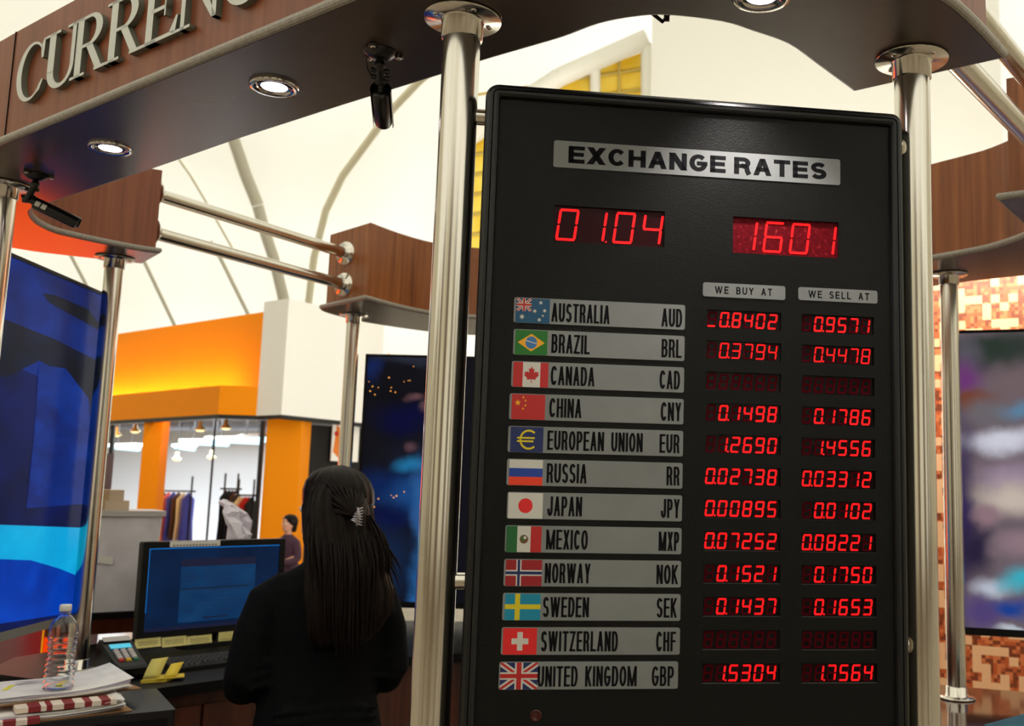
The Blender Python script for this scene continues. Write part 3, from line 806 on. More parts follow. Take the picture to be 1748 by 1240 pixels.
# ------------------------------------------------------------------ lit display screens round the kiosk
def onplane(px, py, P, N):
    d = at(px, py, 1.0) - CAM
    return CAM + d * ((P - CAM).dot(N) / d.dot(N))
def screen(name, label, pl, pr, z0, z1, base, shapes=(), bezel=None):
    pl, pr = Vector(pl), Vector(pr); d = pr - pl; L = d.length; d.normalize(); n = Vector((d.y, -d.x, 0))
    t = thing(name, label, 'display', (pl + pr) / 2 + Vector((0, 0, z0)))
    fn = lambda a, z, h: pl + d * a + n * h + Vector((0, 0, z))
    b = MB(); b.prism([(0, z0), (L, z0), (L, z1), (0, z1)], -0.07, -0.004, BLACKPL, fn); b.build('housing', t)
    e = 0.012
    b = MB()
    for x0, x1, y0, y1 in ((0, L, z1 - e, z1), (0, e, z0, z1), (L - e, L, z0, z1)):
        b.prism([(x0, y0), (x1, y0), (x1, y1), (x0, y1)], -0.004, 0.004, BLACKPL, fn)
    b.prism([(0, z0), (L, z0), (L, z0 + 0.028), (0, z0 + 0.028)], -0.004, 0.005, bezel or BLACKPL, fn)
    b.build('bezel', t)
    b = MB(); b.add([fn(e, z0 + 0.028, 0), fn(L - e, z0 + 0.028, 0), fn(L - e, z1 - e, 0), fn(e, z1 - e, 0)], [(0, 1, 2, 3)], base)
    P0 = fn(0, 0, 0)
    for k, (M, pts) in enumerate(shapes):
        q = []
        for px, py in pts:
            p = onplane(px, py, P0, n); q.append((min(max((p - P0).dot(d), e), L - e), min(max(p.z, z0 + 0.028), z1 - e)))
        b.add([fn(a, z, 0.0004 * (k + 1)) for a, z in q], [tuple(range(len(q)))], M)
    b.build('lit_screen', t, False)
    return t, fn, L
def picture(name, stops, scale, nscale, power, distort=1.0, detail=5, rot=0.0):
    M = mat(name, (4, 4, 6), 0.4, 0, 0.1, (255, 255, 255), power)
    nt, nd, lk, p = nodes(M)
    mp = coords(nd, lk, scale); mp.inputs['Rotation'].default_value = (0, rot, 0)
    n = nd.new('ShaderNodeTexNoise'); n.inputs['Scale'].default_value = nscale; n.inputs['Detail'].default_value = detail; n.inputs['Distortion'].default_value = distort
    lk.new(mp.outputs[0], n.inputs['Vector'])
    r = ramp(nd, stops); lk.new(n.outputs['Fac'], r.inputs[0]); lk.new(r.outputs[0], p.inputs['Emission Color'])
    return M
def glowing(name, stops, s=(2, 2, 3)):
    return picture(name, stops, s, 2.0, 1.0, 0.8, 4)
S_TOP = glowing('screen_blue', [(0.3, (6, 24, 84)), (0.7, (8, 44, 128))])
S_DARK = glowing('screen_slate', [(0.3, (8, 12, 26)), (0.7, (16, 26, 50))])
S_NAVY = glowing('screen_navy', [(0.3, (5, 14, 52)), (0.7, (8, 24, 84))])
S_MID = glowing('screen_mid_blue', [(0.3, (6, 28, 96)), (0.7, (6, 50, 140))], (2, 2, 6))
S_CYAN = glowing('screen_cyan', [(0.3, (0, 150, 208)), (0.7, (10, 176, 226))])
S_DEEP = glowing('screen_deep_blue', [(0.3, (0, 40, 140)), (0.7, (0, 66, 186))])
screen('display_screen', 'large blue display with a cyan wave behind the water bottle', (-1.912, 2.60, 0), (-1.995, 3.594, 0), 1.10, 2.28, S_TOP, [
    (S_DARK, [(72, 500), (96, 505), (150, 528), (180, 562), (172, 566), (140, 548), (82, 516)]),
    (S_NAVY, [(-90, 620), (-10, 610), (185, 690), (185, 905), (-90, 905)]),
    (S_DARK, [(-90, 520), (-5, 540), (90, 578), (185, 622), (185, 700), (110, 640), (66, 616), (20, 640), (-90, 660)]),
    (S_MID, [(66, 622), (112, 630), (150, 680), (160, 760), (150, 860), (44, 868), (58, 740)]),
    (S_CYAN, [(-90, 893), (185, 898), (185, 1000), (136, 986), (100, 972), (52, 958), (0, 956), (-90, 975)]),
    (S_DEEP, [(-90, 974), (0, 955), (52, 957), (100, 971), (136, 985), (185, 999), (185, 1040), (135, 1045), (0, 1066), (-90, 1080)]),
    (S_NAVY, [(-90, 1079), (0, 1065), (135, 1044), (185, 1039), (185, 1090), (-90, 1120)])], mat('silver_bezel', (150, 150, 142), 0.35, 0.7))
def blob_picture(name, P, N, base, blobs, power, warp=0.10, freq=2.4):
    """a soft picture on a lit screen: coloured patches blended over a base colour, their edges broken by noise"""
    M = mat(name, (4, 4, 6), 0.4, 0, 0.1, (255, 255, 255), power)
    nt, nd, lk, p = nodes(M)
    tc = nd.new('ShaderNodeTexCoord')
    nz = nd.new('ShaderNodeTexNoise'); nz.inputs['Scale'].default_value = freq; nz.inputs['Detail'].default_value = 6
    lk.new(tc.outputs['Object'], nz.inputs['Vector'])
    def vm(op, x, y):
        v = nd.new('ShaderNodeVectorMath'); v.operation = op
        for i, q in enumerate((x, y)):
            if q is None: continue
            if isinstance(q, (tuple, Vector)): v.inputs[i].default_value = tuple(q)
            else: lk.new(q, v.inputs[i])
        return v
    off = vm('SUBTRACT', nz.outputs['Color'], (0.5, 0.5, 0.5)); off = vm('MULTIPLY', off.outputs[0], (warp * 4, warp * 4, warp * 4))
    pos = vm('ADD', tc.outputs['Object'], off.outputs[0])
    cur = None
    for px, py, rx, rz, c in blobs:
        q = onplane(px, py, P, N)
        kx = rx * (q - CAM).dot(_w) / FL; kz = rz * (q - CAM).dot(_w) / FL
        d = vm('SUBTRACT', pos.outputs[0], q); d = vm('MULTIPLY', d.outputs[0], (1 / kx, 0.6 / kx, 1 / kz)); ln = vm('LENGTH', d.outputs[0], None)
        mr = nd.new('ShaderNodeMapRange'); mr.interpolation_type = 'SMOOTHSTEP'
        mr.inputs['From Min'].default_value = 1.45; mr.inputs['From Max'].default_value = 0.2
        lk.new(ln.outputs['Value'], mr.inputs['Value'])
        mx = nd.new('ShaderNodeMix'); mx.data_type = 'RGBA'
        lk.new(mr.outputs['Result'], mx.inputs['Factor'])
        if cur is None: mx.inputs['A'].default_value = lin(base)
        else: lk.new(cur, mx.inputs['A'])
        mx.inputs['B'].default_value = lin(c); cur = mx.outputs['Result']
    lk.new(cur, p.inputs['Emission Color'])
    return M
S_NIGHT = blob_picture('screen_night_city', Vector((-1.372, 4.82, 0)), Vector((0.02, -1, 0)), (13, 14, 22), [(640, 630, 14, 26, (16, 34, 84)), (700, 610, 60, 14, (40, 44, 58)), (680, 690, 50, 40, (10, 10, 16)), (690, 715, 50, 26, (3, 6, 52)), (700, 770, 60, 26, (18, 20, 34)), (706, 792, 34, 16, (30, 112, 160)),
    (660, 830, 60, 34, (8, 34, 84)), (700, 850, 40, 34, (24, 70, 128)), (668, 880, 44, 26, (6, 16, 62)), (715, 880, 16, 90, (44, 92, 150)), (640, 960, 60, 60, (18, 40, 76)), (715, 1010, 20, 70, (40, 104, 168)), (707, 680, 12, 10, (96, 66, 72)), (722, 700, 8, 14, (96, 70, 76)), (708, 758, 12, 10, (90, 62, 70))], 0.9, 0.05, 3.5)
S_SPARK = flat_emit('city_spark', (255, 170, 80), 1.2)
t, fn, L = screen('display_screen', 'dark night-blue display with small golden lights behind the woman and thick pole', (-1.372, 4.82, 0), (-0.35, 4.84, 0), 1.02, 2.24, S_NIGHT)
b = MB(); rr = random.Random(3)
for px, py in ((646, 662), (640, 674), (668, 662), (667, 668), (675, 670), (690, 652), (697, 650), (664, 645), (706, 626), (700, 650), (664, 605), (672, 606), (655, 607), (639, 866), (646, 852), (668, 846), (672, 850), (677, 847), (690, 840), (632, 668), (636, 660), (630, 652)):
    p = onplane(px, py, fn(0, 0, 0), Vector((0.02, -1, 0)).normalized())
    a, z = p.x + 1.372, p.z
    b.lathe([(0.0, 0.001), (0.0045 * rr.uniform(0.5, 1.0), 0.0005)], fn(a, z, 0.0008), S_SPARK, 10, (0.02, -1, 0))
o = b.build('city_lights', t, False)
for a in (0.15, 0.85):
    b = MB(); b.tube([fn(a, ZC, -0.04), fn(a, 1.02, -0.04)], 0.015, BLACKPL, 10); b.build('mounting_post', t)
S_CLOUD = blob_picture('screen_clouds', Vector((1.252, 3.946, 0)), Vector((-0.226, -0.798, 0)).normalized(), (112, 98, 106), [(1730, 600, 110, 34, (58, 64, 62)), (1690, 590, 60, 26, (46, 58, 50)), (1652, 596, 24, 34, (92, 88, 98)), (1645, 640, 36, 32, (112, 58, 120)), (1665, 680, 40, 24, (122, 62, 34)),
    (1745, 655, 60, 40, (118, 100, 104)), (1685, 705, 50, 30, (112, 106, 112)), (1742, 705, 40, 18, (96, 134, 164)), (1705, 755, 70, 22, (216, 216, 230)), (1730, 810, 60, 26, (160, 140, 160)), (1735, 850, 70, 34, (206, 190, 178)), (1640, 900, 20, 190, (54, 42, 84)), (1664, 935, 30, 50, (42, 34, 62)), (1680, 880, 24, 24, (150, 120, 130)),
    (1735, 930, 40, 22, (150, 124, 134)), (1700, 1000, 30, 20, (190, 196, 212)), (1745, 985, 36, 22, (52, 184, 204)), (1690, 1045, 44, 30, (84, 68, 122)), (1740, 1035, 30, 20, (26, 66, 150)), (1745, 1074, 34, 8, (190, 196, 206)), (1900, 800, 90, 200, (110, 96, 120))], 0.85, 0.05, 3.0)
screen('display_screen', 'large display of purple and grey clouds before the mosaic wall', (1.252, 3.946, 0), (2.05, 3.72, 0), 1.07, 2.27, S_CLOUD)

# ------------------------------------------------------------------ counters
def counter(name, label, poly, ztop, top, body, kick=0.05):
    t = thing(name, label, 'counter', (sum(a for a, b in poly) / len(poly), sum(b for a, b in poly) / len(poly), 0))
    b = MB(); b.prism(poly, ztop - 0.035, ztop, top); b.build('counter_top', t)
    b = MB(); b.prism(inset(poly, -kick), 0.08, ztop - 0.0352, body); b.build('cabinet_body', t)
    b = MB(); b.prism(inset(poly, -kick - 0.04), 0.0, 0.0798, DARK); b.build('plinth', t)
    return t
ZF = 0.84
GLOSSBROWN = mat('glossy_brown_top', (70, 44, 34), 0.07, 0, 0.6)
counter('service_counter', 'dark front counter on which the thick poles stand', AD_OUT[2:-9] + [(-1.98, 3.33), (-1.72, 3.05), (-1.27, 2.94), (-1.24, 2.74), (-1.0, 2.42), (-0.66, 2.15), (-0.4, 1.97), (0.0, 1.78), (0.32, 1.84), (0.44, 1.92), (0.62, 1.78)], ZF, mat('plum_worktop', (24, 8, 14), 0.4, 0, 0.15), WOOD_DARK)
back = counter('desk_counter', 'black topped desk counter holding the monitor and card terminal', [(-1.665, 3.105), (-1.372, 3.450), (-1.0, 3.88), (-0.62, 4.10), (-0.2, 4.0), (0.1, 3.75), (0.55, 4.20), (0.25, 4.85), (-0.5, 5.0), (-1.2, 4.98), (-1.75, 4.72), (-2.15, 4.20), (-2.30, 3.75), (-2.22, 3.46), (-1.92, 3.34)], ZC, BLACKTOP, CABINET)
counter('side_counter', 'glossy brown counter reflecting the mosaic wall', [(0.74, 3.35), (0.86, 2.80), (1.10, 2.40), (1.50, 2.25), (1.80, 2.60), (1.86, 3.42), (1.407, 3.63), (1.204, 3.70), (0.92, 3.82)], ZC - 0.025, GLOSSBROWN, CABINET)
# cabinet doors and handles under the desk, facing the woman
dm = Vector((0.648, 0.761, 0)).normalized(); nm = Vector((0.761, -0.648, 0))
e0 = Vector((-1.665, 3.105, 0)) + dm * 0.05 - nm * 0.05
for k in range(3):
    def fd(a, z, h, k=k): return e0 + dm * (a + 0.30 * k) + nm * h + Vector((0, 0, z))
    b = MB(); b.prism([(0.03, 0.12), (0.32, 0.12), (0.32, 0.86), (0.03, 0.86)], 0.0005, 0.016, CABINET, fd)
    dr = b.build('cabinet_door', back)
    b = MB(); b.tube([fd(0.27, 0.62, 0.016), fd(0.27, 0.625, 0.04), fd(0.27, 0.68, 0.046), fd(0.27, 0.74, 0.046), fd(0.27, 0.775, 0.04), fd(0.27, 0.78, 0.016)], 0.0055, CHROME, 10)
    b.build('handle', dr)
# raised shelf at the back of the desk
t = thing('raised_shelf', 'black raised shelf at the back of the desk under the grey bin', 'shelf', (-2.1, 4.3, ZC))
A0 = Vector((-2.30, 3.98, 0)); A1 = Vector((-1.42, 4.60, 0)); dd = (A1 - A0).normalized(); nn = Vector((-dd.y, dd.x, 0)); LL = (A1 - A0).length
fs_ = lambda a, y, z: A0 + dd * a + nn * y + Vector((0, 0, z))
b = MB(); b.prism([(0, -0.02), (LL, -0.02), (LL, 0.32), (0, 0.32)], 1.04, 1.066, BLACKTOP, lambda a, y, z: fs_(a, y, z)); b.build('shelf_board', t)
b = MB()
for a in (0.02, LL / 2, LL - 0.04):
    b.prism([(a, 0.0), (a + 0.02, 0.0), (a + 0.02, 0.30), (a, 0.30)], 0.9405, 1.0399, CABINET, lambda a, y, z: fs_(a, y, z))
b.build('shelf_support', t)
b = MB(); b.prism([(0.0, 0.30), (LL, 0.30), (LL, 0.318), (0.0, 0.318)], 0.9405, 1.0395, WOOD_DARK, lambda a, y, z: fs_(a, y, z)); b.build('back_board', t)

# ------------------------------------------------------------------ things on the desk
def frame_at(p, ex):
    ex = Vector((ex[0], ex[1], 0)).normalized(); ey = Vector((-ex.y, ex.x, 0)); p = Vector(p)
    return lambda a, b_, h: p + ex * a + ey * b_ + Vector((0, 0, h))
# monitor
mp0 = at(232, 1094, 3.78)
t = thing('computer_monitor', 'black computer monitor with a dim blue page, in front of the woman', 'monitor', (mp0.x, mp0.y, ZC))
tilt = 0.02
def fm(a, z, h): return mp0 + dm * a + nm * (h - z * tilt) + Vector((0, 0, z))
MW, MH = 0.60, 0.372
b = MB(); b.prism(rrect(0, MW, 0, MH, 0.008, 3), -0.035, 0.0, BLACKPL, fm)
b.prism([(0.12, 0.07), (0.48, 0.07), (0.48, 0.31), (0.12, 0.31)], -0.06, -0.034, BLACKPL, fm); b.build('housing', t)
b = MB()
for x0, x1, y0, y1 in ((0, MW, MH - 0.026, MH), (0, 0.026, 0.026, MH - 0.026), (MW - 0.026, MW, 0.026, MH - 0.026), (0, MW, 0, 0.026)):
    b.prism([(x0 + .001, y0 + .001), (x1 - .001, y0 + .001), (x1 - .001, y1 - .001), (x0 + .001, y1 - .001)], 0.0002, 0.004, BLACKPL, fm)
b.build('bezel', t)
def pg(nm_, c, p=0.9): return flat_emit(nm_, c, p)
S_WALLP = picture('monitor_wallpaper', [(0.3, (8, 26, 54)), (0.7, (8, 38, 76))], (3, 3, 3), 2, 0.8, 0.5, 4)
S_PAGE = picture('monitor_page', [(0.3, (12, 50, 92)), (0.7, (18, 64, 108))], (5, 5, 8), 2, 0.8, 0.5, 4)
PG2, PG3, PG4, PG5 = pg('page_heading', (16, 22, 52)), pg('page_line', (6, 34, 62)), pg('window_edge', (10, 120, 210)), pg('page_text', (10, 42, 78))
b = MB()
sx0, sx1, sy0, sy1 = 0.026, MW - 0.026, 0.026, MH - 0.026
def rect(x0, x1, y0, y1, M, k): b.add([fm(x0, y0, 0.0005 + .0002 * k), fm(x1, y0, 0.0005 + .0002 * k), fm(x1, y1, 0.0005 + .0002 * k), fm(x0, y1, 0.0005 + .0002 * k)], [(0, 1, 2, 3)], M)
rect(sx0, sx1, sy0, sy1, S_WALLP, 0); rect(0.155, 0.47, 0.052, 0.300, S_PAGE, 1); rect(0.155, 0.47, 0.270, 0.300, PG2, 2); rect(0.155, 0.44, 0.178, 0.186, PG3, 2)
rect(0.255, 0.310, 0.062, 0.068, PG2, 2); rect(0.315, 0.360, 0.062, 0.068, PG2, 2); rect(sx0, sx1, sy1 - 0.003, sy1, PG4, 3); rect(sx0, sx0 + 0.0025, 0.10, sy1, PG4, 3); rect(sx0, sx1, sy0, 0.040, PG2, 1)
for k in range(9):
    z = 0.258 - 0.018 * k if k < 4 else 0.168 - 0.018 * (k - 4)
    rect(0.162, 0.19 + 0.02 * (k % 3), z - 0.003, z, PG5, 2); rect(0.25, 0.40 - 0.03 * (k % 2), z - 0.003, z, PG5, 2)
b.build('lit_screen', t, False)
b = MB(); b.box(fm(MW / 2, 0.02, -0.05), (0.07, 0.03, 0.16), BLACKPL, Matrix.Rotation(math.atan2(dm.y, dm.x), 3, 'Z')); 
fb = frame_at((*(mp0 + dm * MW / 2 - nm * 0.05).xy, 0), dm)
b.prism(rrect(-0.13, 0.13, -0.08, 0.10, 0.03, 4), ZC + 0.0003, ZC + 0.014, BLACKPL, fb); b.build('stand', t)
NOTE = noise_col(mat('pale_yellow_paper', rough=0.8), (30, 30, 30), [(0.3, (206, 196, 120)), (0.7, (224, 216, 146))], 1.0, 3)
PENCIL = mat('pencil_grey', (120, 112, 76), 0.8)
def note(name, label, x0, x1, y0, y1, h=0.006, flare=0.01):
    b = MB(); th = 0.0006; N = 5
    rows = []
    for k in range(N + 1):
        y = y1 + (y0 - y1) * k / N; hh = h + flare * (k / N) ** 2
        rows.append([fm(x0, y, hh), fm(x1, y, hh), fm(x1, y, hh + th), fm(x0, y, hh + th)])
    b.loft(rows, NOTE, False)
    for k in range(3 if y1 - y0 < 0.06 else 4):
        y = y1 - (y1 - y0) * (0.35 + 0.17 * k)
        b.box(fm((x0 + x1) / 2, y, h + flare * ((y1 - y) / (y1 - y0)) ** 2 + th + 0.0003), ((x1 - x0) * 0.75, 0.0004, 0.0022), PENCIL, Matrix.Rotation(math.atan2(dm.y, dm.x), 3, 'Z'))
    o = b.build(name); o.location = (0, 0, 0)
    return tag(o, label, 'note', 'yellow notes stuck to the monitor')
def mx_(px, py):
    p = onplane(px, py, mp0, nm); return (p - mp0).dot(dm), p.z - mp0.z
def note_px(label, xa, xb, ya, yb, **k):
    a0, z1 = mx_(xa, ya); a1, _ = mx_(xb, ya); _, z0 = mx_((xa + xb) / 2, yb)
    note('sticky_note', label, a0, a1, z0, z1, **k)
note_px('pale yellow note under the monitor, nearest to the card terminal', 229, 273, 1092, 1105)
note_px('pale yellow note under the monitor, middle one of three in a row', 275, 317, 1089, 1103)
note_px('pale yellow note under the monitor, last of three towards the woman', 318, 360, 1087, 1101)
note_px('tall pale yellow note below the monitor beside the black sleeve', 372, 404, 1080, 1114)
a0, z1 = mx_(291, 925); a1, z0 = mx_(376, 932)
b = MB(); b.prism([(a0, z0), (a1, z0), (a1, z1), (a0, z1)], 0.0045, 0.0055, WHITEPL, fm)
for k in range(14):
    x = a0 + (a1 - a0) * (0.06 + 0.064 * k); b.prism([(x, z0 + .004), (x + 0.008, z0 + .004), (x + 0.008, z0 + .008), (x, z0 + .008)], 0.0056, 0.0058, INK, fm)
tag(b.build('label_strip'), 'white label strip on the top edge of the monitor', 'label')

# keyboard
k0 = at(300, 1150, 3.41); k0.z = ZC
t = thing('keyboard', 'black keyboard on the desk under the monitor', 'keyboard', k0)
fk = frame_at(k0, dm)
b = MB()
b.add([fk(0, 0, 0.0005), fk(0.45, 0, 0.0005), fk(0.45, 0.16, 0.0005), fk(0, 0.16, 0.0005), fk(0, 0, 0.014), fk(0.45, 0, 0.014), fk(0.45, 0.16, 0.026), fk(0, 0.16, 0.026)], [(3, 2, 1, 0), (4, 5, 6, 7), (0, 1, 5, 4), (1, 2, 6, 5), (2, 3, 7, 6), (3, 0, 4, 7)], BLACKPL)
b.build('case', t)
KEY = mat('black_key', (34, 34, 36), 0.4)
for r_ in range(5):
    b = MB()
    for c_ in range(21):
        if r_ == 0 and 3 < c_ < 9: continue
        x = 0.012 + 0.0203 * c_; y = 0.014 + 0.0265 * r_; z = 0.0142 + 0.075 * y
        b.loft([[fk(x + i, y + j, z + 0.0003) for i, j in ((0, 0), (.018, 0), (.018, .021), (0, .021))], [fk(x + .003 + i, y + .003 + j, z + 0.0085) for i, j in ((0, 0), (.012, 0), (.012, .015), (0, .015))]], KEY, False)
    o = b.build('key_row', t)
# card terminal
ct = at(207, 1160, 3.36); ct.z = ZC
t = thing('card_terminal', 'black card terminal with grey keys and cyan window on the desk', 'card terminal', ct)
ft = frame_at(ct, (-0.70, 0.71))             # length runs back and left, away from the woman
def ftl(a, b_, h): return ft(a * 1.22, b_ * 1.22, h * 1.22)
b = MB(); rings = []
for a, w, h0, h1 in ((-0.10, 0.034, 0.012, 0.030), (-0.09, 0.040, 0.004, 0.036), (-0.05, 0.043, 0.002, 0.044), (0.0, 0.044, 0.002, 0.060), (0.05, 0.046, 0.002, 0.078), (0.085, 0.046, 0.004, 0.088), (0.10, 0.040, 0.012, 0.082)):
    rings.append([ftl(a, y * w, h0 + (h1 - h0) * z) for y, z in ((-1, .12), (-.9, 0), (.9, 0), (1, .12), (1, .82), (.88, 1), (-.88, 1), (-1, .82))])
b.loft(rings, BLACKPL, False); b.build('case', t)
def slope(a): return 0.0445 + 0.36 * (a + 0.05) + 0.0008
def patch(mb, a0, a1, y0, y1, M, up=0.0): 
    mb.add([ftl(a0, y0, slope(a0) + up), ftl(a1, y0, slope(a1) + up), ftl(a1, y1, slope(a1) + up), ftl(a0, y1, slope(a0) + up)], [(0, 1, 2, 3)], M)
b = MB(); patch(b, 0.018, 0.042, -0.028, 0.028, flat_emit('terminal_lcd', (70, 200, 226), 0.9)); b.build('lcd_window', t)
b = MB(); patch(b, 0.056, 0.082, -0.036, 0.036, mat('pale_grey_plastic', (188, 182, 176), 0.5), 0.0012); b.build('printer_lid', t)
GK = mat('grey_key', (190, 182, 178), 0.5)
for c_, (nmk, M) in enumerate((('grey_keys', GK),)):
    b = MB()
    for r_ in range(4):
        for q in range(3):
            a = 0.008 - 0.0125 * r_; y = -0.026 + 0.0185 * q
            b.loft([[ftl(a + i, y + j, slope(a + i)) for i, j in ((0, 0), (-.009, 0), (-.009, .015), (0, .015))], [ftl(a + i, y + j, slope(a + i) + 0.004) for i, j in ((-.001, .002), (-.008, .002), (-.008, .013), (-.001, .013))]], M, False)
    b.build('keypad', t)
for nmk, c, q in (('cancel_key', (190, 20, 24), 2), ('clear_key', (220, 180, 20), 1), ('enter_key', (20, 110, 80), 0)):
    b = MB(); a = -0.043; y = -0.026 + 0.0185 * q
    b.loft([[ftl(a + i, y + j, slope(a + i) - .0005) for i, j in ((0, 0), (-.009, 0), (-.009, .015), (0, .015))], [ftl(a + i, y + j, slope(a + i) + 0.004) for i, j in ((-.001, .002), (-.008, .002), (-.008, .013), (-.001, .013))]], mat(nmk, c, 0.45), False)
    o = b.build(nmk, t)
# yellow sticky pad with curled sheets
sp = at(270, 1166, 3.27); sp.z = ZC
YP = mat('yellow_pad_paper', (228, 200, 60), 0.75); YP2 = mat('pale_pad_paper', (222, 208, 110), 0.75)
t = thing('sticky_pad', 'yellow sticky note pad with curled sheets beside the card terminal', 'notepad', sp)
fp = frame_at(sp, (0.86, 0.5))
b = MB(); b.prism([(-0.055, -0.03), (0.02, -0.035), (0.05, 0.02), (-0.02, 0.04)], 0.0004, 0.010, YP, fp); b.build('pad', t)
b = MB(); b.prism([(-0.01, -0.04), (0.075, -0.03), (0.08, 0.03), (0.0, 0.03)], 0.0101, 0.0135, YP, fp); b.build('loose_sheets', t)
for (x0, x1, hgt, curl, M, nm_) in ((-0.05, 0.0, 0.055, 0.02, YP2, 'curled_sheet'), (0.012, 0.05, 0.034, 0.035, YP, 'curled_sheet')):
    b = MB(); rows = []
    for k in range(9):
        u = k / 8; ang = 1.45 * u
        y = -0.028 + 0.02 * u + curl * math.sin(ang) * u; h = 0.0138 + hgt * (u ** 0.8)
        xs = 0.026 * u
        rows.append([fp(x0 + xs, y, h), fp(x1 + xs, y, h + 0.004 * u), fp(x1 + xs, y + 0.0012, h + 0.004 * u), fp(x0 + xs, y + 0.0012, h)])
    b.loft(rows, M, True); b.build(nm_, t)

# black cash drawer with papers and the bottle
ex = Vector((0.825, 0.565, 0)); ey = Vector((-0.565, 0.825, 0))
c0 = at(300, 1213, 2.80); c0.z = 0
ZP = 0.955
fbx = lambda a, y, z: c0 + ex * a + ey * y + Vector((0, 0, z))
t = thing('cash_drawer', 'low black metal cash drawer under the stacks of paper', 'cash drawer', fbx(-0.25, 0.2, ZF))
b = MB(); b.prism(rrect(-0.52, 0.0, 0.0, 0.34, 0.006, 2), ZF + 0.0005, ZP, mat('black_metal', (22, 22, 24), 0.35), fbx); b.build('body', t)
b = MB(); b.prism([(-0.50, -0.006), (-0.02, -0.006), (-0.02, 0.0), (-0.50, 0.0)], ZF + 0.012, ZP - 0.02, BLACKPL, fbx); dr = b.build('drawer_front', t)
b = MB(); b.lathe([(0.0, 0.004), (0.008, 0.004), (0.010, 0.0)], fbx(-0.26, -0.006, ZF + 0.07), CHROME, 16, -ey); b.build('lock', dr)
PAPER = noise_col(mat('white_paper', rough=0.8), (8, 8, 8), [(0.3, (226, 222, 216)), (0.7, (240, 238, 234))], 2.0, 4)
LAV = mat('lavender_paper', (196, 190, 216), 0.8)
CARD = mat('tan_card', (150, 112, 74), 0.75)
MARK = mat('yellow_marker', (236, 226, 60), 0.8)
TYPE = mat('typed_grey', (150, 148, 152), 0.8)
def sheet_rows(M, b, cx, cy, w, d, z, th, rot, curl, seed):
    """a slightly wavy sheet whose right end lifts"""
    r0 = random.Random(seed); N = 12
    c, s = math.cos(rot), math.sin(rot)
    top, bot = [], []
    for i in range(N + 1):
        u = i / N; x = -w / 2 + w * u
        lift = curl * max(0, (u - 0.55) / 0.45) ** 2 + 0.0012 * math.sin(u * 9 + seed)
        row = []
        for v in (-d / 2, d / 2):
            row.append((cx + x * c - v * s, cy + x * s + v * c, z + lift * (1 if v > 0 else 0.7)))
        top.append(row)
    vs, fs = [], []
    for row in top:
        for p in row: vs.append(fbx(*p))
        for p in row: vs.append(fbx(p[0], p[1], p[2] - th))
    for i in range(N):
        a = 4 * i
        fs += [(a, a + 4, a + 5, a + 1), (a + 2, a + 3, a + 7, a + 6), (a, a + 2, a + 6, a + 4), (a + 1, a + 5, a + 7, a + 3)]
    fs += [(0, 1, 3, 2), (4 * N, 4 * N + 2, 4 * N + 3, 4 * N + 1)]
    b.add(vs, fs, M, False)
def paper_pile(label, cx, cy, z0, n, th, w, d, rot, seed, marks=True, grp='piles of paper on the cash drawer'):
    r0 = random.Random(seed)
    b = MB(); z = z0
    for k in range(n):
        z += th + 0.0004
        sheet_rows(LAV if k in (1, n - 3) else PAPER, b, cx + r0.uniform(-.006, .006), cy + r0.uniform(-.005, .005), w, d, z, th, rot + r0.uniform(-.04, .04), 0.012 + 0.016 * k / n, seed + k)
    if marks:
        for (mx, my, mw, md, M) in ((0.02, 0.01, 0.016, 0.085, MARK), (-0.11, 0.0, 0.014, 0.07, MARK), (0.0, 0.05, 0.16, 0.004, TYPE), (0.0, 0.035, 0.17, 0.004, TYPE), (0.01, 0.065, 0.15, 0.004, TYPE), (0.0, 0.08, 0.16, 0.004, TYPE)):
            b.prism([(cx + mx - mw / 2, cy + my - md / 2), (cx + mx + mw / 2, cy + my - md / 2), (cx + mx + mw / 2 + md * .3, cy + my + md / 2), (cx + mx - mw / 2 + md * .3, cy + my + md / 2)], z + 0.0015, z + 0.0018, M, fbx)
    o = b.build('paper_stack'); tag(o, label, 'papers', grp)
    return z
def folder(label, cx, cy, z, w, d, rot):
    b = MB(); c, s = math.cos(rot), math.sin(rot)
    P = lambda x, y: (cx + x * c - y * s, cy + x * s + y * c)
    for zz in (z + 0.0003, z + 0.0022):
        b.prism([P(-w / 2, -d / 2), P(w / 2, -d / 2), P(w / 2, d / 2), P(-w / 2, d / 2)], zz, zz + 0.0012, CARD, fbx)
    tag(b.build('card_folder'), label, 'folder', 'tan card folders among the papers')
folder('tan card folder at the bottom of the paper pile on the cash drawer', -0.30, 0.15, ZP, 0.36, 0.27, 0.10)
za = paper_pile('lower pile of loose white papers between the tan folders', -0.31, 0.15, ZP + 0.004, 8, 0.0016, 0.35, 0.26, 0.06, 11, False)
za += 0.018
b_ = None
REDP = mat('dark_red_print', (132, 34, 36), 0.6); CRM = mat('cream_print', (226, 212, 196), 0.7)
def bundle(label, cx, cy, z, w, d, h, rot, seed):
    b = MB(); c, s = math.cos(rot), math.sin(rot); r0 = random.Random(seed)
    P = lambda x, y: (cx + x * c - y * s, cy + x * s + y * c)
    cuts = [-w / 2]
    while cuts[-1] < w / 2 - 0.012: cuts.append(min(w / 2, cuts[-1] + r0.uniform(0.012, 0.03)))
    for i in range(len(cuts) - 1):
        x0, x1 = cuts[i], cuts[i + 1]
        b.prism([P(x0, -d / 2), P(x1, -d / 2), P(x1, d / 2), P(x0, d / 2)], z + 0.0003, z + h * (1 if i % 2 else 0.97), REDP if i % 2 else CRM, fbx)
    tag(b.build('brochure_bundle'), label, 'brochures', 'red and cream brochure bundles')
bundle('longer red and cream striped brochure bundle lying below the bottle', -0.27, 0.055, za - 0.013, 0.24, 0.07, 0.014, 0.04, 2)
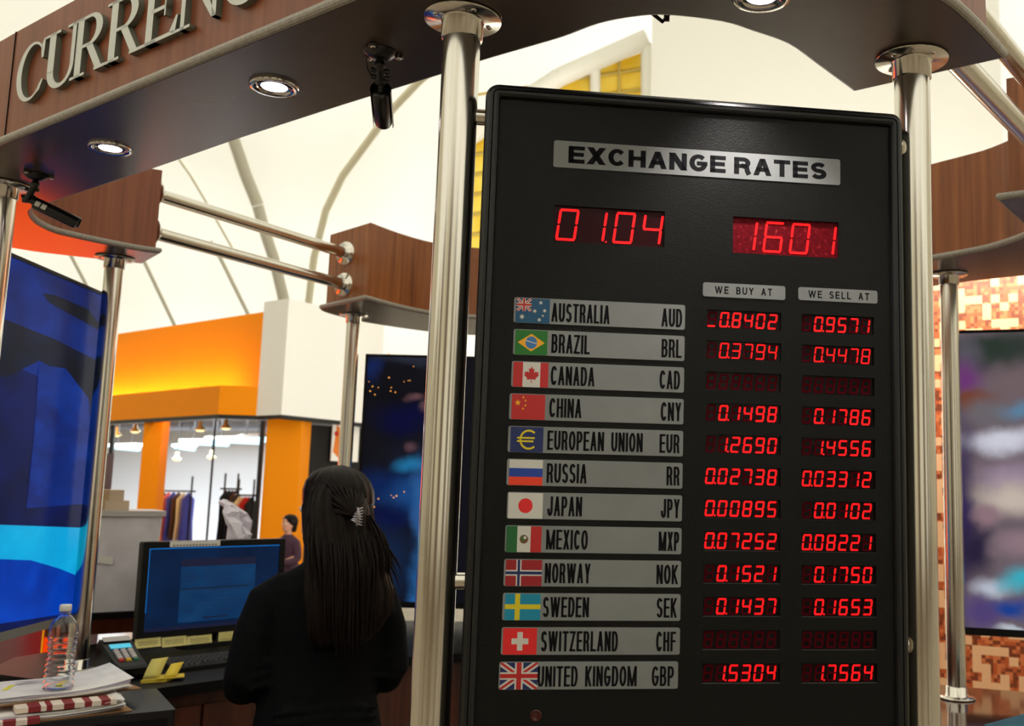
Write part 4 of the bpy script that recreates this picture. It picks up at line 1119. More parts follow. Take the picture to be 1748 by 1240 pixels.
bundle('shorter red and cream striped brochure bundle at the front of the cash drawer', -0.41, 0.012, ZP - 0.0, 0.16, 0.05, 0.014, 0.0, 5)
folder('upper tan card folder sticking out from under the top papers', -0.275, 0.225, za, 0.36, 0.25, 0.22)
zb = paper_pile('top pile of white printed papers with yellow marks around the bottle', -0.30, 0.215, za + 0.004, 9, 0.0014, 0.36, 0.25, 0.12, 23)

# water bottle
bp = fbx(-0.285, 0.135, zb + 0.0022)
PET = bpy.data.materials.new('clear_plastic'); PET.use_nodes = True
pp = PET.node_tree.nodes['Principled BSDF']
pp.inputs['Base Color'].default_value = (0.97, 0.98, 0.98, 1); pp.inputs['Transmission Weight'].default_value = 1.0; pp.inputs['Roughness'].default_value = 0.03; pp.inputs['IOR'].default_value = 1.36
t = thing('water_bottle', 'clear ribbed plastic water bottle with white cap on the papers', 'bottle', bp)
prof = [(0.0, 0.004), (0.02, 0.003), (0.034, 0.0)]
zq = 0.0
for k in range(60):
    z = 0.004 + 0.140 * k / 59
    r = 0.0365 + 0.0018 * math.sin(z * 2 * math.pi / 0.0150) - (0.0040 * math.exp(-((z - 0.095) / 0.02) ** 2))
    prof.append((r, z))
for z, r in ((0.150, 0.0375), (0.165, 0.0365), (0.178, 0.0325), (0.190, 0.0245), (0.199, 0.0165), (0.204, 0.0135), (0.206, 0.0155), (0.208, 0.0155), (0.2095, 0.0125), (0.218, 0.0125)):
    prof.append((r, z))
b = MB(); b.lathe(prof + [(0.0115, 0.218)] + [(max(r - 0.001, 0.0), z + (0.001 if z < 0.01 else 0)) for r, z in reversed(prof[:-1])], bp, PET, 40); b.build('bottle_shell', t)
b = MB(); b.lathe([(0.0, 0.2305), (0.0135, 0.2305), (0.0148, 0.229), (0.0148, 0.213), (0.0140, 0.2125)], bp, WHITEPL, 40)
for k in range(30):
    a = k * math.pi / 15; b.box(bp + Vector((0.0149 * math.cos(a), 0.0149 * math.sin(a), 0.221)), (0.0012, 0.0012, 0.014), WHITEPL, Matrix.Rotation(a, 3, 'Z'))
b.build('cap', t)

# grey bin and boxes on the raised shelf
GREYBIN = noise_col(mat('milky_bin_plastic', rough=0.35), (5, 5, 5), [(0.3, (206, 201, 208)), (0.7, (228, 224, 232))], 2.0, 3)
fz = lambda a, y, z: fs_(a, y, z)
t = thing('storage_bin', 'milky grey plastic storage bin beside the monitor', 'bin', fz(0.2, 0.15, 1.066))
b = MB(); b.loft([[fz(x, y, 1.0665) for x, y in rrect(0.035, 0.345, 0.01, 0.29, 0.02, 3)], [fz(x, y, 1.45) for x, y in rrect(0.015, 0.365, 0.0, 0.305, 0.02, 3)]], GREYBIN, False); b.build('bin_body', t)
b = MB(); b.prism(rrect(0.005, 0.375, -0.01, 0.315, 0.02, 3), 1.4502, 1.472, mat('bin_lid_grey', (190, 184, 184), 0.4), fz); b.build('lid', t)
b = MB(); b.prism([(0.10, 1.27), (0.19, 1.255), (0.19, 1.285), (0.10, 1.30)], 0.0, 0.001, WHITEPL, lambda a, z, h: fz(a, 0.004 - h - (z - 1.0665) * 0.026 + 0.001, z)); b.build('sticker', t)
KRAFT = mat('pale_cardboard', (196, 176, 152), 0.75)
for lab, x0, x1, y0, y1, z0, z1 in (('wide flat pale cardboard box lying on the grey bin', 0.02, 0.24, 0.05, 0.27, 1.4725, 1.512), ('small pale cardboard box on top of the wide flat box', 0.07, 0.22, 0.07, 0.25, 1.5125, 1.556)):
    t = thing('cardboard_box', lab, 'box', fz((x0 + x1) / 2, (y0 + y1) / 2, z0), 'pale cardboard boxes on the bin')
    b = MB(); b.prism(rrect(x0, x1, y0, y1, 0.004, 1), z0, z1, KRAFT, fz); b.build('carton', t)
    b = MB(); b.prism([((x0 + x1) / 2 - .02, y0 - 0.0006), ((x0 + x1) / 2 + .02, y0 - 0.0006), ((x0 + x1) / 2 + .02, y1 + 0.0006), ((x0 + x1) / 2 - .02, y1 + 0.0006)], z0 + 0.0004, z1 + 0.0006, mat('packing_tape', (176, 150, 118), 0.35), fz); b.build('tape', t)
# crumpled white carrier bag behind the monitor
b = MB(); rings = []; r0 = random.Random(4)
ctr = fz(0.60, 0.16, 0)
for k, (z, r) in enumerate(((1.0665, 0.10), (1.13, 0.115), (1.21, 0.12), (1.29, 0.11), (1.36, 0.118), (1.42, 0.105), (1.465, 0.085), (1.50, 0.06), (1.515, 0.03))):
    rings.append([Vector((ctr.x + r * (1 + 0.20 * math.sin(3 * q + 1.7 * k) + r0.uniform(-.16, .16)) + 0.02 * math.sin(k * 2.3) * math.cos(q), ctr.y + r * (0.8 + 0.12 * math.cos(4 * q - k)) * math.sin(q), z + r0.uniform(-.008, .008) * (k > 0))) for q in (2 * math.pi * i / 18 for i in range(18))])
b.loft(rings, mat('white_bag', (222, 216, 230), 0.6), False)
tag(b.build('carrier_bag'), 'crumpled white carrier bag standing behind the monitor', 'bag')
# teal box on the side counter
tb = at(1677, 1238, 2.74)
t = thing('teal_box', 'teal topped black box at the bottom right corner', 'box', (tb.x + .25, tb.y, ZC - 0.025))
ftb = frame_at((tb.x, tb.y, 0), (0.66, -0.75))
b = MB(); b.prism(rrect(0.0, 0.34, 0.0, 0.30, 0.005, 2), ZC - 0.0245, tb.z - 0.006, BLACKPL, ftb); b.build('box_body', t)
b = MB(); b.prism(rrect(0.001, 0.339, 0.001, 0.299, 0.005, 2), tb.z - 0.0058, tb.z, noise_col(mat('teal_lid', rough=0.5), (12, 12, 12), [(0.35, (10, 78, 98)), (0.62, (14, 96, 116)), (0.75, (120, 120, 100))], 1.5, 4), ftb); b.build('lid', t)

# ------------------------------------------------------------------ cameras hanging from the canopy
CAMB = mat('camera_black', (12, 12, 13), 0.3, 0, 0.6)
def security_camera(label, base, joint, rear, axis, length, r, stickers=False):
    base, joint, rear = Vector(base), Vector(joint), Vector(rear); ax = Vector(axis).normalized()
    t = thing('security_camera', label, 'camera', base)
    b = MB(); b.lathe([(0.0, -0.0155), (0.012, -0.015), (0.020, -0.011), (0.028, -0.004), (0.031, -0.0005)], base, CAMB, 28)
    for k in range(3):
        a = 0.4 + k * 2.094; c = base + Vector((0.034 * math.cos(a), 0.034 * math.sin(a), -0.0025))
        b.lathe([(0.0, -0.003), (0.008, -0.003), (0.008, 0.0022)], c, CAMB, 12)
    m_ = b.build('mount_plate', t)
    b = MB()
    for k in range(3):
        a = 0.4 + k * 2.094; screw(b, base + Vector((0.034 * math.cos(a), 0.034 * math.sin(a), -0.0056)))
    b.build('screws', m_)
    b = MB(); b.tube([base + Vector((0, 0, -0.014)), base + Vector((0, 0, -0.024))], 0.0075, CAMB, 14); b.lathe([(0.0, 0.011), (0.008, 0.008), (0.011, 0.0), (0.008, -0.008), (0.0, -0.011)], base + Vector((0, 0, -0.026)), CAMB, 16)
    b.tube([base + Vector((0, 0, -0.026)), joint], 0.0085, CAMB, 14)
    b.lathe([(0.0, 0.010), (0.009, 0.010), (0.009, -0.010), (0.0, -0.010)], joint, CAMB, 14, (1, 0.3, 0)); b.tube([joint, rear], 0.006, CAMB, 12); b.build('bracket_arm', t)
    b = MB()
    for f_ in (0.35, 0.8):
        p = (base + Vector((0, 0, -0.026))).lerp(joint, f_); b.tube([p + Vector((-0.016, -0.005, 0)), p + Vector((0.016, 0.005, 0))], 0.0045, CAMB, 10)
    b.build('clamp_screw', t)
    b = MB(); b.lathe([(0.0, 0.0), (r * 0.8, 0.0), (r * 0.92, 0.004), (r * 0.92, length - 0.004), (r * 0.85, length), (r * 0.7, length), (r * 0.66, length - 0.008), (0.0, length - 0.010)], rear, CAMB, 28, ax); body = b.build('camera_body', t)
    b = MB(); b.lathe([(0.0, length - 0.003), (r * 0.3, length - 0.005), (r * 0.5, length - 0.009)], rear, mat('lens_glass', (6, 6, 10), 0.05, 0, 0.9), 20, ax); b.build('lens', body)
    # sun shield
    side = ax.cross(Vector((0, 0, 1)))
    if side.length < 0.1: side = Vector((1, 0, 0))
    side.normalize(); upv = side.cross(ax).normalized()
    b = MB(); rings = []
    for s_ in (-0.006, length + 0.004):
        ring = []
        for rr_ in (r * 1.08, r * 1.02):
            seq = [math.radians(200 - 220 * k / 14) for k in range(15)]
            if rr_ < r * 1.05: seq = seq[::-1]
            ring += [rear + ax * s_ + (side * math.cos(q) + upv * math.sin(q)) * rr_ for q in seq]
        rings.append(ring)
    b.loft(rings, CAMB, False, True); b.build('sun_shield', t)
    b = MB(); mid = (base + joint) / 2 + side * -0.022 + Vector((0, 0, -0.005))
    b.tube(spline([tuple(v) for v in (base + side * -0.018 + Vector((0, 0, -0.006)), mid, joint + side * -0.012 + Vector((0, 0, -0.012)), rear + upv * r * 0.5 + ax * 0.005)], 5) if False else [base + side * -0.018 + Vector((0, 0, -0.006)), base.lerp(joint, .3) + side * -0.026, base.lerp(joint, .6) + side * -0.025, base.lerp(joint, .85) + side * -0.018, joint + side * -0.008, rear + upv * r * 0.4 - ax * 0.002], 0.0022, CAMB, 8); b.build('cable', t)
    if stickers:
        for s0 in (0.006, 0.022):
            b = MB(); vs = []
            for s_ in (s0, s0 + 0.012):
                for k in range(5):
                    q = math.radians(stickers + 44 * k / 4); vs.append(rear + ax * s_ + (side * math.cos(q) + upv * math.sin(q)) * r * 1.1)
            b.add(vs, [(k, k + 1, k + 6, k + 5) for k in range(4)], WHITEPL)
            b.build('sticker', t)
bA = (-0.503, 1.748, ZS - 0.001)
pj = at(650, 138, 1.86); pr_ = at(650, 156, 1.87); tip = at(656, 226, 1.98)
security_camera('black camera hanging straight down beside the thick pole', bA, pj, pr_, tip - pr_, 0.095, 0.0185)
bB = at(62, 298, 2.625); bB.z = ZS - 0.001
pj = at(46, 341, 2.63); pr_ = at(58, 347, 2.63); tip = at(119, 376, 2.66)
security_camera('small tilted black camera with white stickers near the edge pole', bB, pj, pr_, tip - pr_, 0.112, 0.0165, -24)

# ------------------------------------------------------------------ the orange shop across the hall
ORG = mat('orange_paint', (255, 150, 0), 0.6, 0, 0.2)
WHT = mat('white_paint', (252, 251, 246), 0.6)
SHOPIN = mat('shop_white', (226, 230, 236), 0.8)
def xy(px, t, py=840):
    p = at(px, py, t); return Vector((p.x, p.y))
F1, F2, F3, F4, F5 = xy(184, 13.7), xy(362, 12.0), xy(431, 12.08), xy(471, 11.8), xy(640, 13.4)
F0 = F1 + (F1 - F2) * 2.2
ZL, ZU = 2.42, 3.80
def wall2(mb, pts, z0, z1, th, M, back):
    """a run of wall through plan points with real thickness towards 'back'"""
    n = len(pts); nr = []
    for i in range(n):
        d = (pts[min(i + 1, n - 1)] - pts[max(i - 1, 0)]).normalized(); v = Vector((-d.y, d.x))
        if v.dot(back) < 0: v = -v
        nr.append(v)
    rings = [[(p.x, p.y, z0), (p.x + v.x * th, p.y + v.y * th, z0), (p.x + v.x * th, p.y + v.y * th, z1), (p.x, p.y, z1)] for p, v in zip(pts, nr)]
    mb.loft([[Vector(q) for q in r] for r in rings], M, False)
BK = Vector((-0.4, 0.9))
shop = thing('orange_shop', 'orange and white shop front across the hall, behind the woman', 'shop', (F2.x, F2.y, 0))
b = MB(); wall2(b, [F0, F1, F2, F3], ZL, ZL + 0.36, 0.10, ORG, BK); o = b.build('lower_band', shop); o['label'] = 'projecting orange band under the glow'
U0_, U1_ = F0 + BK * 0.45, xy(449, 12.36)
b = MB(); wall2(b, [U0_, U1_], ZL + 0.02, ZU, 0.10, ORG, BK); o = b.build('upper_wall', shop); o['label'] = 'orange upper wall with a yellow glow along its foot'
# the strip lamp lying on the ledge throws the glow up the wall
STRIP = flat_emit('cove_strip_light', (255, 220, 120), 60.0)
e1 = F2 + (F1 - F2) * 0.16
dv = (F0 - e1).normalized()
nb = Vector((-dv.y, dv.x)); nb = nb if nb.dot(BK) > 0 else -nb
b = MB()
for k in range(6):
    p = e1 + dv * (0.9 * k) + nb * 0.20
    q = p + dv * 0.86
    b.tube([(p.x, p.y, ZL + 0.30), (q.x, q.y, ZL + 0.30)], 0.018, STRIP, 8)
b.build('cove_lamp', shop)
b = MB(); wall2(b, [F3 - (F3 - F2).normalized() * 0.02, F4, F5], ZL - 0.002, ZU + 0.05, 0.5, WHT, BK); o = b.build('white_bulkhead', shop)
BLK = mat('black_frame', (22, 22, 24), 0.4)
def column(px0, px1, t, label):
    a, c = xy(px0, t), xy(px1, t); d = (c - a); L = d.length; d.normalize(); v = Vector((-d.y, d.x))
    b = MB(); b.prism([tuple(a), tuple(c), tuple(c + v * L * 0.8), tuple(a + v * L * 0.8)], 0.0, ZL - 0.003, ORG); o = b.build('column', shop); o['label'] = label
column(448, 508, 12.15, 'wide orange column')
column(236, 268, 13.2, 'narrow orange column')
for px, t, wd in ((441, 12.14, 0.045), (359, 12.2, 0.02), (184, 13.75, 0.05)):
    b = MB(); a = xy(px, t); b.box((a.x, a.y, ZL / 2 - 0.03), (wd, wd, ZL - 0.06), BLK)
    b.build('window_mullion', shop)
b = MB(); wall2(b, [F0, F1, F2, F3, F4, F5], ZL - 0.05, ZL - 0.0005, 0.10, BLK, BK); b.build('head_trim', shop)
a, c = xy(508, 12.6), xy(640, 13.6)
b = MB(); wall2(b, [a, c], 0.0, ZL - 0.06, 0.1, mat('dark_doorway', (14, 13, 14), 0.7), BK); b.build('dark_partition', shop)
# poster by the doorway
pa, pb = xy(560, 12.9), xy(606, 13.25); z0, z1 = 1.90, 2.40
t = thing('poster', 'bright orange and white poster on the black shop partition', 'poster', (pa.x, pa.y, z0))
dv2 = (pb - pa); L2 = dv2.length; dv2.normalize(); nv2 = Vector((dv2.y, -dv2.x))
fpo = lambda a, z, h: Vector((pa.x + dv2.x * a + nv2.x * h, pa.y + dv2.y * a + nv2.y * h, z))
b = MB(); b.prism([(0, z0), (L2, z0), (L2, z1), (0, z1)], 0.0, 0.02, WHT, fpo)
b.add([fpo(.02, z0 + .12, .022), fpo(.14, z0 + .02, .022), fpo(.17, z1 - .1, .022), fpo(.06, z1 - .02, .022)], [(0, 1, 2, 3)], mat('poster_orange', (236, 130, 40), 0.6))
b.lathe([(0, .003), (.035, .002)], fpo(.06, z0 + .36, .021), mat('poster_red', (210, 40, 36), 0.6), 14, (nv2.x, nv2.y, 0)); b.build('printed_sheet', t)
# inside of the shop
bw0, bw1 = xy(-420, 23), xy(640, 22)
b = MB(); wall2(b, [bw0, bw1], 0.0, 2.75, 0.2, SHOPIN, Vector((0, 1))); struct('wall_shop_back', b)
b = MB()
q = [xy(-420, 23.2), xy(640, 22.2), xy(640, 14.6), xy(431, 13.1), xy(362, 13.6), xy(184, 15.3), F0 + BK * 1.4]
b.prism([tuple(p) for p in q], 2.76, 2.84, mat('shop_ceiling_grey', (92, 88, 90), 0.8)); struct('ceiling_shop', b)
CYL = flat_emit('shop_tube_light', (190, 238, 255), 2.2)
for k, (px0, px1, py, t_) in enumerate(((312, 388, 754, 18.5), (356, 442, 750, 17.0), (412, 450, 747, 16.0), (190, 236, 762, 18.0), (300, 330, 762, 19.5))):
    p, q = at(px0, py, t_), at(px1, py + 4, t_ - 0.6)
    t = thing('shop_light', ('long tube light hanging in the shop, furthest left' if k == 3 else 'tube light hanging in the shop behind the narrow column' if k == 4 else 'tube light hanging in the shop, %s' % ('middle of the row', 'nearest and longest', 'cut by the wide orange column')[k]), 'light', (p.x, p.y, p.z), 'tube lights in the shop')
    b = MB(); b.box((p + q) / 2 + Vector((0, 0, 0.04)), ((q - p).length, 0.16, 0.05), WHT, Matrix.Rotation(math.atan2((q - p).y, (q - p).x), 3, 'Z')); b.build('housing', t)
    b = MB(); b.tube([p, q], 0.055, CYL, 10); b.build('tube', t)
    b = MB()
    for f_ in (0.25, 0.75):
        r_ = p.lerp(q, f_); b.tube([r_ + Vector((0, 0, 0.06)), (r_.x, r_.y, 2.759)], 0.006, BLK, 6)
    b.build('hanger', t)
BELL = flat_emit('pendant_glow', (255, 224, 160), 2.0)
for k, (px, py, t_, lab) in enumerate(((198, 740, 14.6, 'pendant lamp in the shop window, beside the slim steel pole'), (231, 734, 15.2, 'small pendant lamp just left of the narrow orange column'), (276, 732, 14.8, 'pendant lamp just right of the narrow orange column'), (342, 731, 14.0, 'pendant lamp over the middle of the shop window'), (386, 728, 14.0, 'pendant lamp near the wide orange column'), (302, 782, 16.5, 'low pendant lamp deep in the shop, under the tube lights'), (361, 779, 16.5, 'low pendant lamp deep in the shop, under the nearest tube light'), (272, 800, 16.0, 'lowest pendant lamp in the shop'))):
    p = at(px, py, t_)
    t = thing('pendant_lamp', lab, 'lamp', p, 'pendant lamps in the shop')
    b = MB(); b.lathe([(0.0, 0.10), (0.025, 0.095), (0.03, 0.03), (0.075, -0.02), (0.078, -0.03), (0.07, -0.03), (0.02, 0.02)], p, mat('pendant_brass', (196, 180, 130), 0.4, 0.6), 18); b.build('shade', t)
    b = MB(); b.lathe([(0.0, -0.055), (0.04, -0.05), (0.066, -0.03), (0.0, -0.01)], p, BELL, 16); b.build('bulb', t)
    b = MB(); b.tube([p + Vector((0, 0, 0.095)), (p.x, p.y, 2.759)], 0.005, BLK, 6); b.build('cord', t)
for k, (t_, zz, c) in enumerate(((15.4, 2.62, (58, 54, 56)), (19.4, 2.60, (120, 122, 130)))):
    b = MB(); a_, c_ = xy(-100, t_ + 1.2), xy(600, t_ - .6); wall2(b, [a_, c_], zz, 2.759, 0.25, mat('shop_beam_%d' % k, c, 0.8), Vector((0, 1))); struct('trim_%d' % (20 + k), b)
# daylight lamps of the shop
for k, (px, t_) in enumerate(((150, 18), (300, 17.5), (420, 17))):
    l = bpy.data.lights.new('shop_lamp', 'AREA'); l.energy = 330; l.size = 2.2; l.color = (0.88, 0.95, 1.0)
    lo = bpy.data.objects.new('shop_lamp', l); p = at(px, 780, t_); lo.location = (p.x, p.y, 2.70); COL.objects.link(lo)
# clothes racks with garments
CLOTH = [mat('cloth_' + n, c, 0.85) for n, c in (('navy', (26, 30, 62)), ('black', (18, 17, 18)), ('red', (196, 44, 40)), ('pink', (226, 110, 120)), ('cream', (216, 204, 176)), ('grey', (150, 146, 152)), ('blue', (66, 70, 180)), ('white', (230, 228, 232)), ('brown', (70, 44, 32)))]
r0 = random.Random(12)
CN = ['navy', 'black', 'red', 'pink', 'cream', 'grey', 'blue', 'white', 'brown']
PLACE = ['first', 'second', 'third', 'fourth', 'fifth', 'sixth', 'seventh']
for k, (pa_, pb_, t_, seq, zt, lab) in enumerate(((270, 330, 14.6, (3, 1, 3, 6, 8, 4, 6), 1.45, 'left rack'), (386, 408, 14.2, (0, 1, 0, 8), 1.50, 'middle rack'), (410, 436, 13.6, (4, 4, 2, 2, 1), 1.42, 'right rack'))):
    a, c = at(pa_, 800, t_), at(pb_, 800, t_); a.z = c.z = zt
    t = thing('clothes_rack', {'left rack': 'metal clothes rack in the shop, nearest the narrow column', 'middle rack': 'metal clothes rack in the shop, between the two others', 'right rack': 'metal clothes rack in the shop, beside the wide column'}[lab], 'clothes rack', (a.x, a.y, 0), 'clothes racks in the shop')
    b = MB(); b.tube([(a.x - .06, a.y, zt), (c.x + .06, c.y, zt)], 0.014, BLK, 8)
    for p in (a, c):
        b.tube([(p.x, p.y, 0.04), (p.x, p.y, zt + 0.22)], 0.014, BLK, 8); b.box((p.x, p.y, 0.02), (0.05, 0.5, 0.03), BLK)
    b.build('rail', t)
    for i, ci in enumerate(seq):
        f_ = (i + 0.5) / len(seq); p = a.lerp(c, f_); w = (c - a).length / len(seq) * 0.42
        b = MB(); rings = []
        for z, hw, hd in ((zt - 0.02, .012, .012), (zt - 0.07, w * .7, .10), (zt - 0.12, w, .2), (zt - 0.45, w * .9, .19), (zt - r0.uniform(.7, .9), w * 1.05, .23)):
            rings.append([Vector((p.x + hw * math.cos(q) * (1 + .1 * math.sin(5 * q)), p.y + hd * math.sin(q), z)) for q in (2 * math.pi * j / 14 for j in range(14))])
        b.loft(rings, CLOTH[ci], True)
        tag(b.build('garment'), '%s garment, %s from the left on the %s in the shop' % (CN[ci], PLACE[i], lab), 'garment', 'garments on the %s in the shop' % lab)

# glowing orange panels of the neighbouring stand, left behind the blue display
PNL = [flat_emit('panel_' + n, c, 1.0) for n, c in (('red', (236, 62, 8)), ('orange', (240, 96, 4)), ('yellow', (250, 176, 10)))]
g0, g1 = xy(-900, 7.0), xy(168, 7.6)
dg_ = (g1 - g0); LG = dg_.length; dg_.normalize(); ng = Vector((dg_.y, -dg_.x))
fg = lambda a, z, h: Vector((g0.x + dg_.x * a + ng.x * h, g0.y + dg_.y * a + ng.y * h, z))
stand = thing('glowing_stand', 'neighbouring stand of glowing red, orange and yellow panels behind the blue display', 'stand', (g0.x, g0.y, 0))
b = MB(); b.prism([(0, 0), (LG, 0), (LG, 1.80), (0, 1.80)], -0.25, -0.002, mat('stand_purple', (60, 22, 44), 0.4), fg); b.build('stand_body', stand)
n = 14
def ppx(px): 
    d = at(px, 1100, 1.0) - CAM; P = fg(0, 0, 0); N = Vector((ng.x, ng.y, 0)); p = CAM + d * ((P - CAM).dot(N) / d.dot(N)); return (Vector((p.x, p.y)) - g0).dot(dg_)
edges = [0.0] + [ppx(x) for x in (-700, -520, -380, -280, -190, -120, -60, 2, 31, 74, 112, 150)] + [LG]
PNH = [flat_emit('bright_panel_' + n, c, 4.5) for n, c in (('red', (255, 66, 10)), ('orange', (255, 88, 6)))]
for i in range(len(edges) - 1):
    for z0_, z1_, M in ((0.14, 0.62, PNL[(0, 1, 0, 1, 0, 1, 0, 1, 0, 2, 0, 0, 0)[i]]), (0.64, 1.78, PNH[i % 2])):
        b = MB(); b.prism([(edges[i] + .006, z0_), (edges[i + 1] - .006, z0_), (edges[i + 1] - .006, z1_), (edges[i] + .006, z1_)], 0.0, 0.02, M, fg)
        b.build('glowing_panel', stand)
b = MB(); b.prism([(LG - 3.2, 0.02), (LG - .2, 0.02), (LG - .2, 0.6), (LG - 3.2, 0.6)], 0.25, 0.9, mat('purple_counter', (86, 26, 46), 0.25), fg)
tag(b.build('low_bench'), 'low dark purple bench before the glowing panels', 'bench')

# ------------------------------------------------------------------ people
def remeshed(mb, name, parent, voxel, smooth=3):
    o = mb.build(name + '_raw')
    md = o.modifiers.new('r', 'REMESH'); md.mode = 'VOXEL'; md.voxel_size = voxel; md.use_smooth_shade = True
    m2 = o.modifiers.new('s', 'SMOOTH'); m2.factor = 0.5; m2.iterations = smooth
    dg = bpy.context.evaluated_depsgraph_get()
    me = bpy.data.meshes.new_from_object(o.evaluated_get(dg))
    bpy.data.objects.remove(o)
    me.name = name
    if not me.materials: me.materials.append(mb.ms[0])
    for p in me.polygons: p.use_smooth = True
    r = bpy.data.objects.new(name, me); COL.objects.link(r)
    if parent is not None:
        r.parent = parent; r.matrix_parent_inverse = parent_matrix(parent).inverted()
    return r
SKIN = mat('skin', (196, 142, 118), 0.5)
HAIR = noise_col(mat('dark_brown_hair', rough=0.45, spec=0.14), (160, 160, 5), [(0.35, (9, 6, 5)), (0.65, (28, 18, 13))], 1.0, 4)
JACKET = noise_col(mat('black_jacket', rough=0.9, spec=0.06), (60, 60, 60), [(0.3, (11, 12, 14)), (0.7, (18, 19, 21))], 1.0, 4)
TROUS = mat('black_trousers', (14, 14, 16), 0.9, 0, 0.06)
def person(label, loc, yaw, s, hair_len, shirt, seedv, voxel=0.006, look=0.25, pad=True):
    R_ = Matrix.Rotation(yaw, 4, 'Z'); T = Matrix.Translation(Vector(loc)) @ R_ @ Matrix.Scale(s, 4)
    w = lambda x, y, z: T @ Vector((x, y, z))
    HR = Matrix.Rotation(look, 4, 'Z')
    def hd(x, y, z):
        v = HR @ Vector((x, y - 0.01, 0)); return w(v.x, v.y + 0.01, z)
    t = thing('person', label, 'person', loc)
    def ring(f, rx, ry, z, cx=0.0, cy=0.0, n=20, p=1.0): 
        return [f(cx + rx * math.copysign(abs(math.cos(q)) ** p, math.cos(q)), cy + ry * math.copysign(abs(math.sin(q)) ** p, math.sin(q)), z) for q in (2 * math.pi * k / n for k in range(n))]
    b = MB()
    # head with face
    b.loft([ring(hd, *a) for a in ((.020, .018, 1.437, 0, .062), (.040, .045, 1.446, 0, .045), (.055, .072, 1.470, 0, .020), (.064, .088, 1.50, 0, .008), (.070, .096, 1.535, 0, .002), (.073, .100, 1.57, 0, -.002), (.070, .096, 1.605, 0, -.004), (.058, .078, 1.635, 0, -.006), (.034, .044, 1.655, 0, -.008), (.008, .010, 1.662, 0, -.008))], SKIN)
    b.loft([[hd(x * wd, y0 + yy * dp, z) for x, yy in ((-1, 0), (-.6, .8), (0, 1), (.6, .8), (1, 0), (0, -.6))] for z, wd, dp, y0 in ((1.553, .006, .006, .094), (1.53, .009, .014, .094), (1.512, .014, .022, .092), (1.502, .013, .010, .090))], SKIN)
    for sx in (-1, 1):
        b.loft([ring(hd, .006, r, z, sx * .074, -.004) for z, r in ((1.50, .006), (1.515, .013), (1.54, .018), (1.56, .016), (1.57, .006))], SKIN)
    b.loft([ring(hd, .026, .010, z, 0, .088) for z in (1.474, 1.480, 1.486)], SKIN)
    b.loft([ring(w, *a) for a in ((.052, .056, 1.33, 0, -.005), (.048, .052, 1.40, 0, .0), (.047, .052, 1.47, 0, .005))], SKIN)
    # trunk and legs
    b.loft([ring(w, *a) for a in ((.150, .105, .80), (.165, .115, .90), (.140, .100, 1.02), (.140, .105, 1.12), (.158, .105, 1.24), (.150, .090, 1.32), (.06, .06, 1.37))], SKIN)
    for sx in (-1, 1):
        b.tube([w(sx * .085, 0, .86), w(sx * .09, .01, .48), w(sx * .09, -.01, .09)], [.078 * s, .054 * s, .038 * s], SKIN, 14)
        b.tube([w(sx * .09, -.03, .05), w(sx * .10, .06, .035), w(sx * .105, .15, .025)], [.04 * s, .038 * s, .026 * s], SKIN, 12)
        el = (sx * .205, .0, 1.085); wr = (sx * .135, .215, 1.02)
        b.tube([w(sx * .145, -.005, 1.315), w(*el)], [.047 * s, .040 * s], SKIN, 14); b.tube([w(*el), w(*wr)], [.040 * s, .026 * s], SKIN, 14)
        # palm, four fingers and a thumb, loosely curled
        pm = (sx * .108, .262, 1.008)
        b.tube([w(*wr), w(*pm), w(sx * .092, .298, 1.004)], [.024 * s, .034 * s, .032 * s], SKIN, 12, True, 0.55)
        for k, ln in enumerate((.066, .074, .069, .054)):
            o_ = (k - 1.5) * .0165; bx, by = pm[0] - sx * .016 + .9 * o_, pm[1] + .032 - .25 * o_ * sx
            b.tube([w(bx, by, 1.006), w(bx - sx * .010, by + ln * .42, 1.010), w(bx - sx * .018, by + ln * .75, .996), w(bx - sx * .022, by + ln * .95, .978)], [.0092 * s, .0086 * s, .0080 * s, .0066 * s], SKIN, 8)
        b.tube([w(pm[0] - sx * .022, pm[1] - .012, 1.006), w(pm[0] - sx * .046, pm[1] + .012, .998), w(pm[0] - sx * .056, pm[1] + .040, .988)], [.0115 * s, .0100 * s, .0080 * s], SKIN, 8)
    remeshed(b, 'body', t, voxel * s, 2)
    for sx in (-1, 1):
        b = MB(); b.lathe([(0.0, .011), (.006, .009), (.0095, .004), (.011, 0), (.0, -.011)], hd(sx * .031, .083, 1.547), mat('eye_white', (226, 222, 214), 0.2), 14, hd(sx * .031, .2, 1.547) - hd(sx * .031, .083, 1.547))
        b.lathe([(0.0, .0118), (.0045, .0108)], hd(sx * .031, .083, 1.547), mat('iris_dark', (30, 20, 14), 0.1), 12, hd(sx * .031, .2, 1.547) - hd(sx * .031, .083, 1.547)); b.build('eye', t)
    # jacket
    b = MB()
    b.loft([ring(w, *a) for a in ((.192, .140, .875, .005, .005), (.186, .136, .91, .004, 0), (.170, .126, 1.0), (.164, .122, 1.09), (.178, .126, 1.19), (.190, .118, 1.27), (.176, .100, 1.325, 0, -.004), (.120, .080, 1.362, 0, -.004), (.074, .066, 1.384, 0, -.002), (.062, .064, 1.40, 0, 0))], shirt)
    for sx in (-1, 1):
        el = (sx * .208, -.005, 1.075)
        b.tube([w(sx * .100, -.005, 1.322), w(sx * .156, -.006, 1.282), w(sx * .188, -.008, 1.19), w(*el), w(sx * .206, .028, 1.045), w(sx * .178, .12, 1.025), w(sx * .142, .205, 1.018)], [x * s for x in (.054, .064, .062, .058, .056, .050, .042)], shirt, 18)
        for k in range(3):
            z = 1.12 - .03 * k; b.tube([w(sx * .150, -.055, z), w(sx * .200, -.060, z - .012), w(sx * .250, -.02, z + .002)], [.010 * s] * 3, shirt, 8)
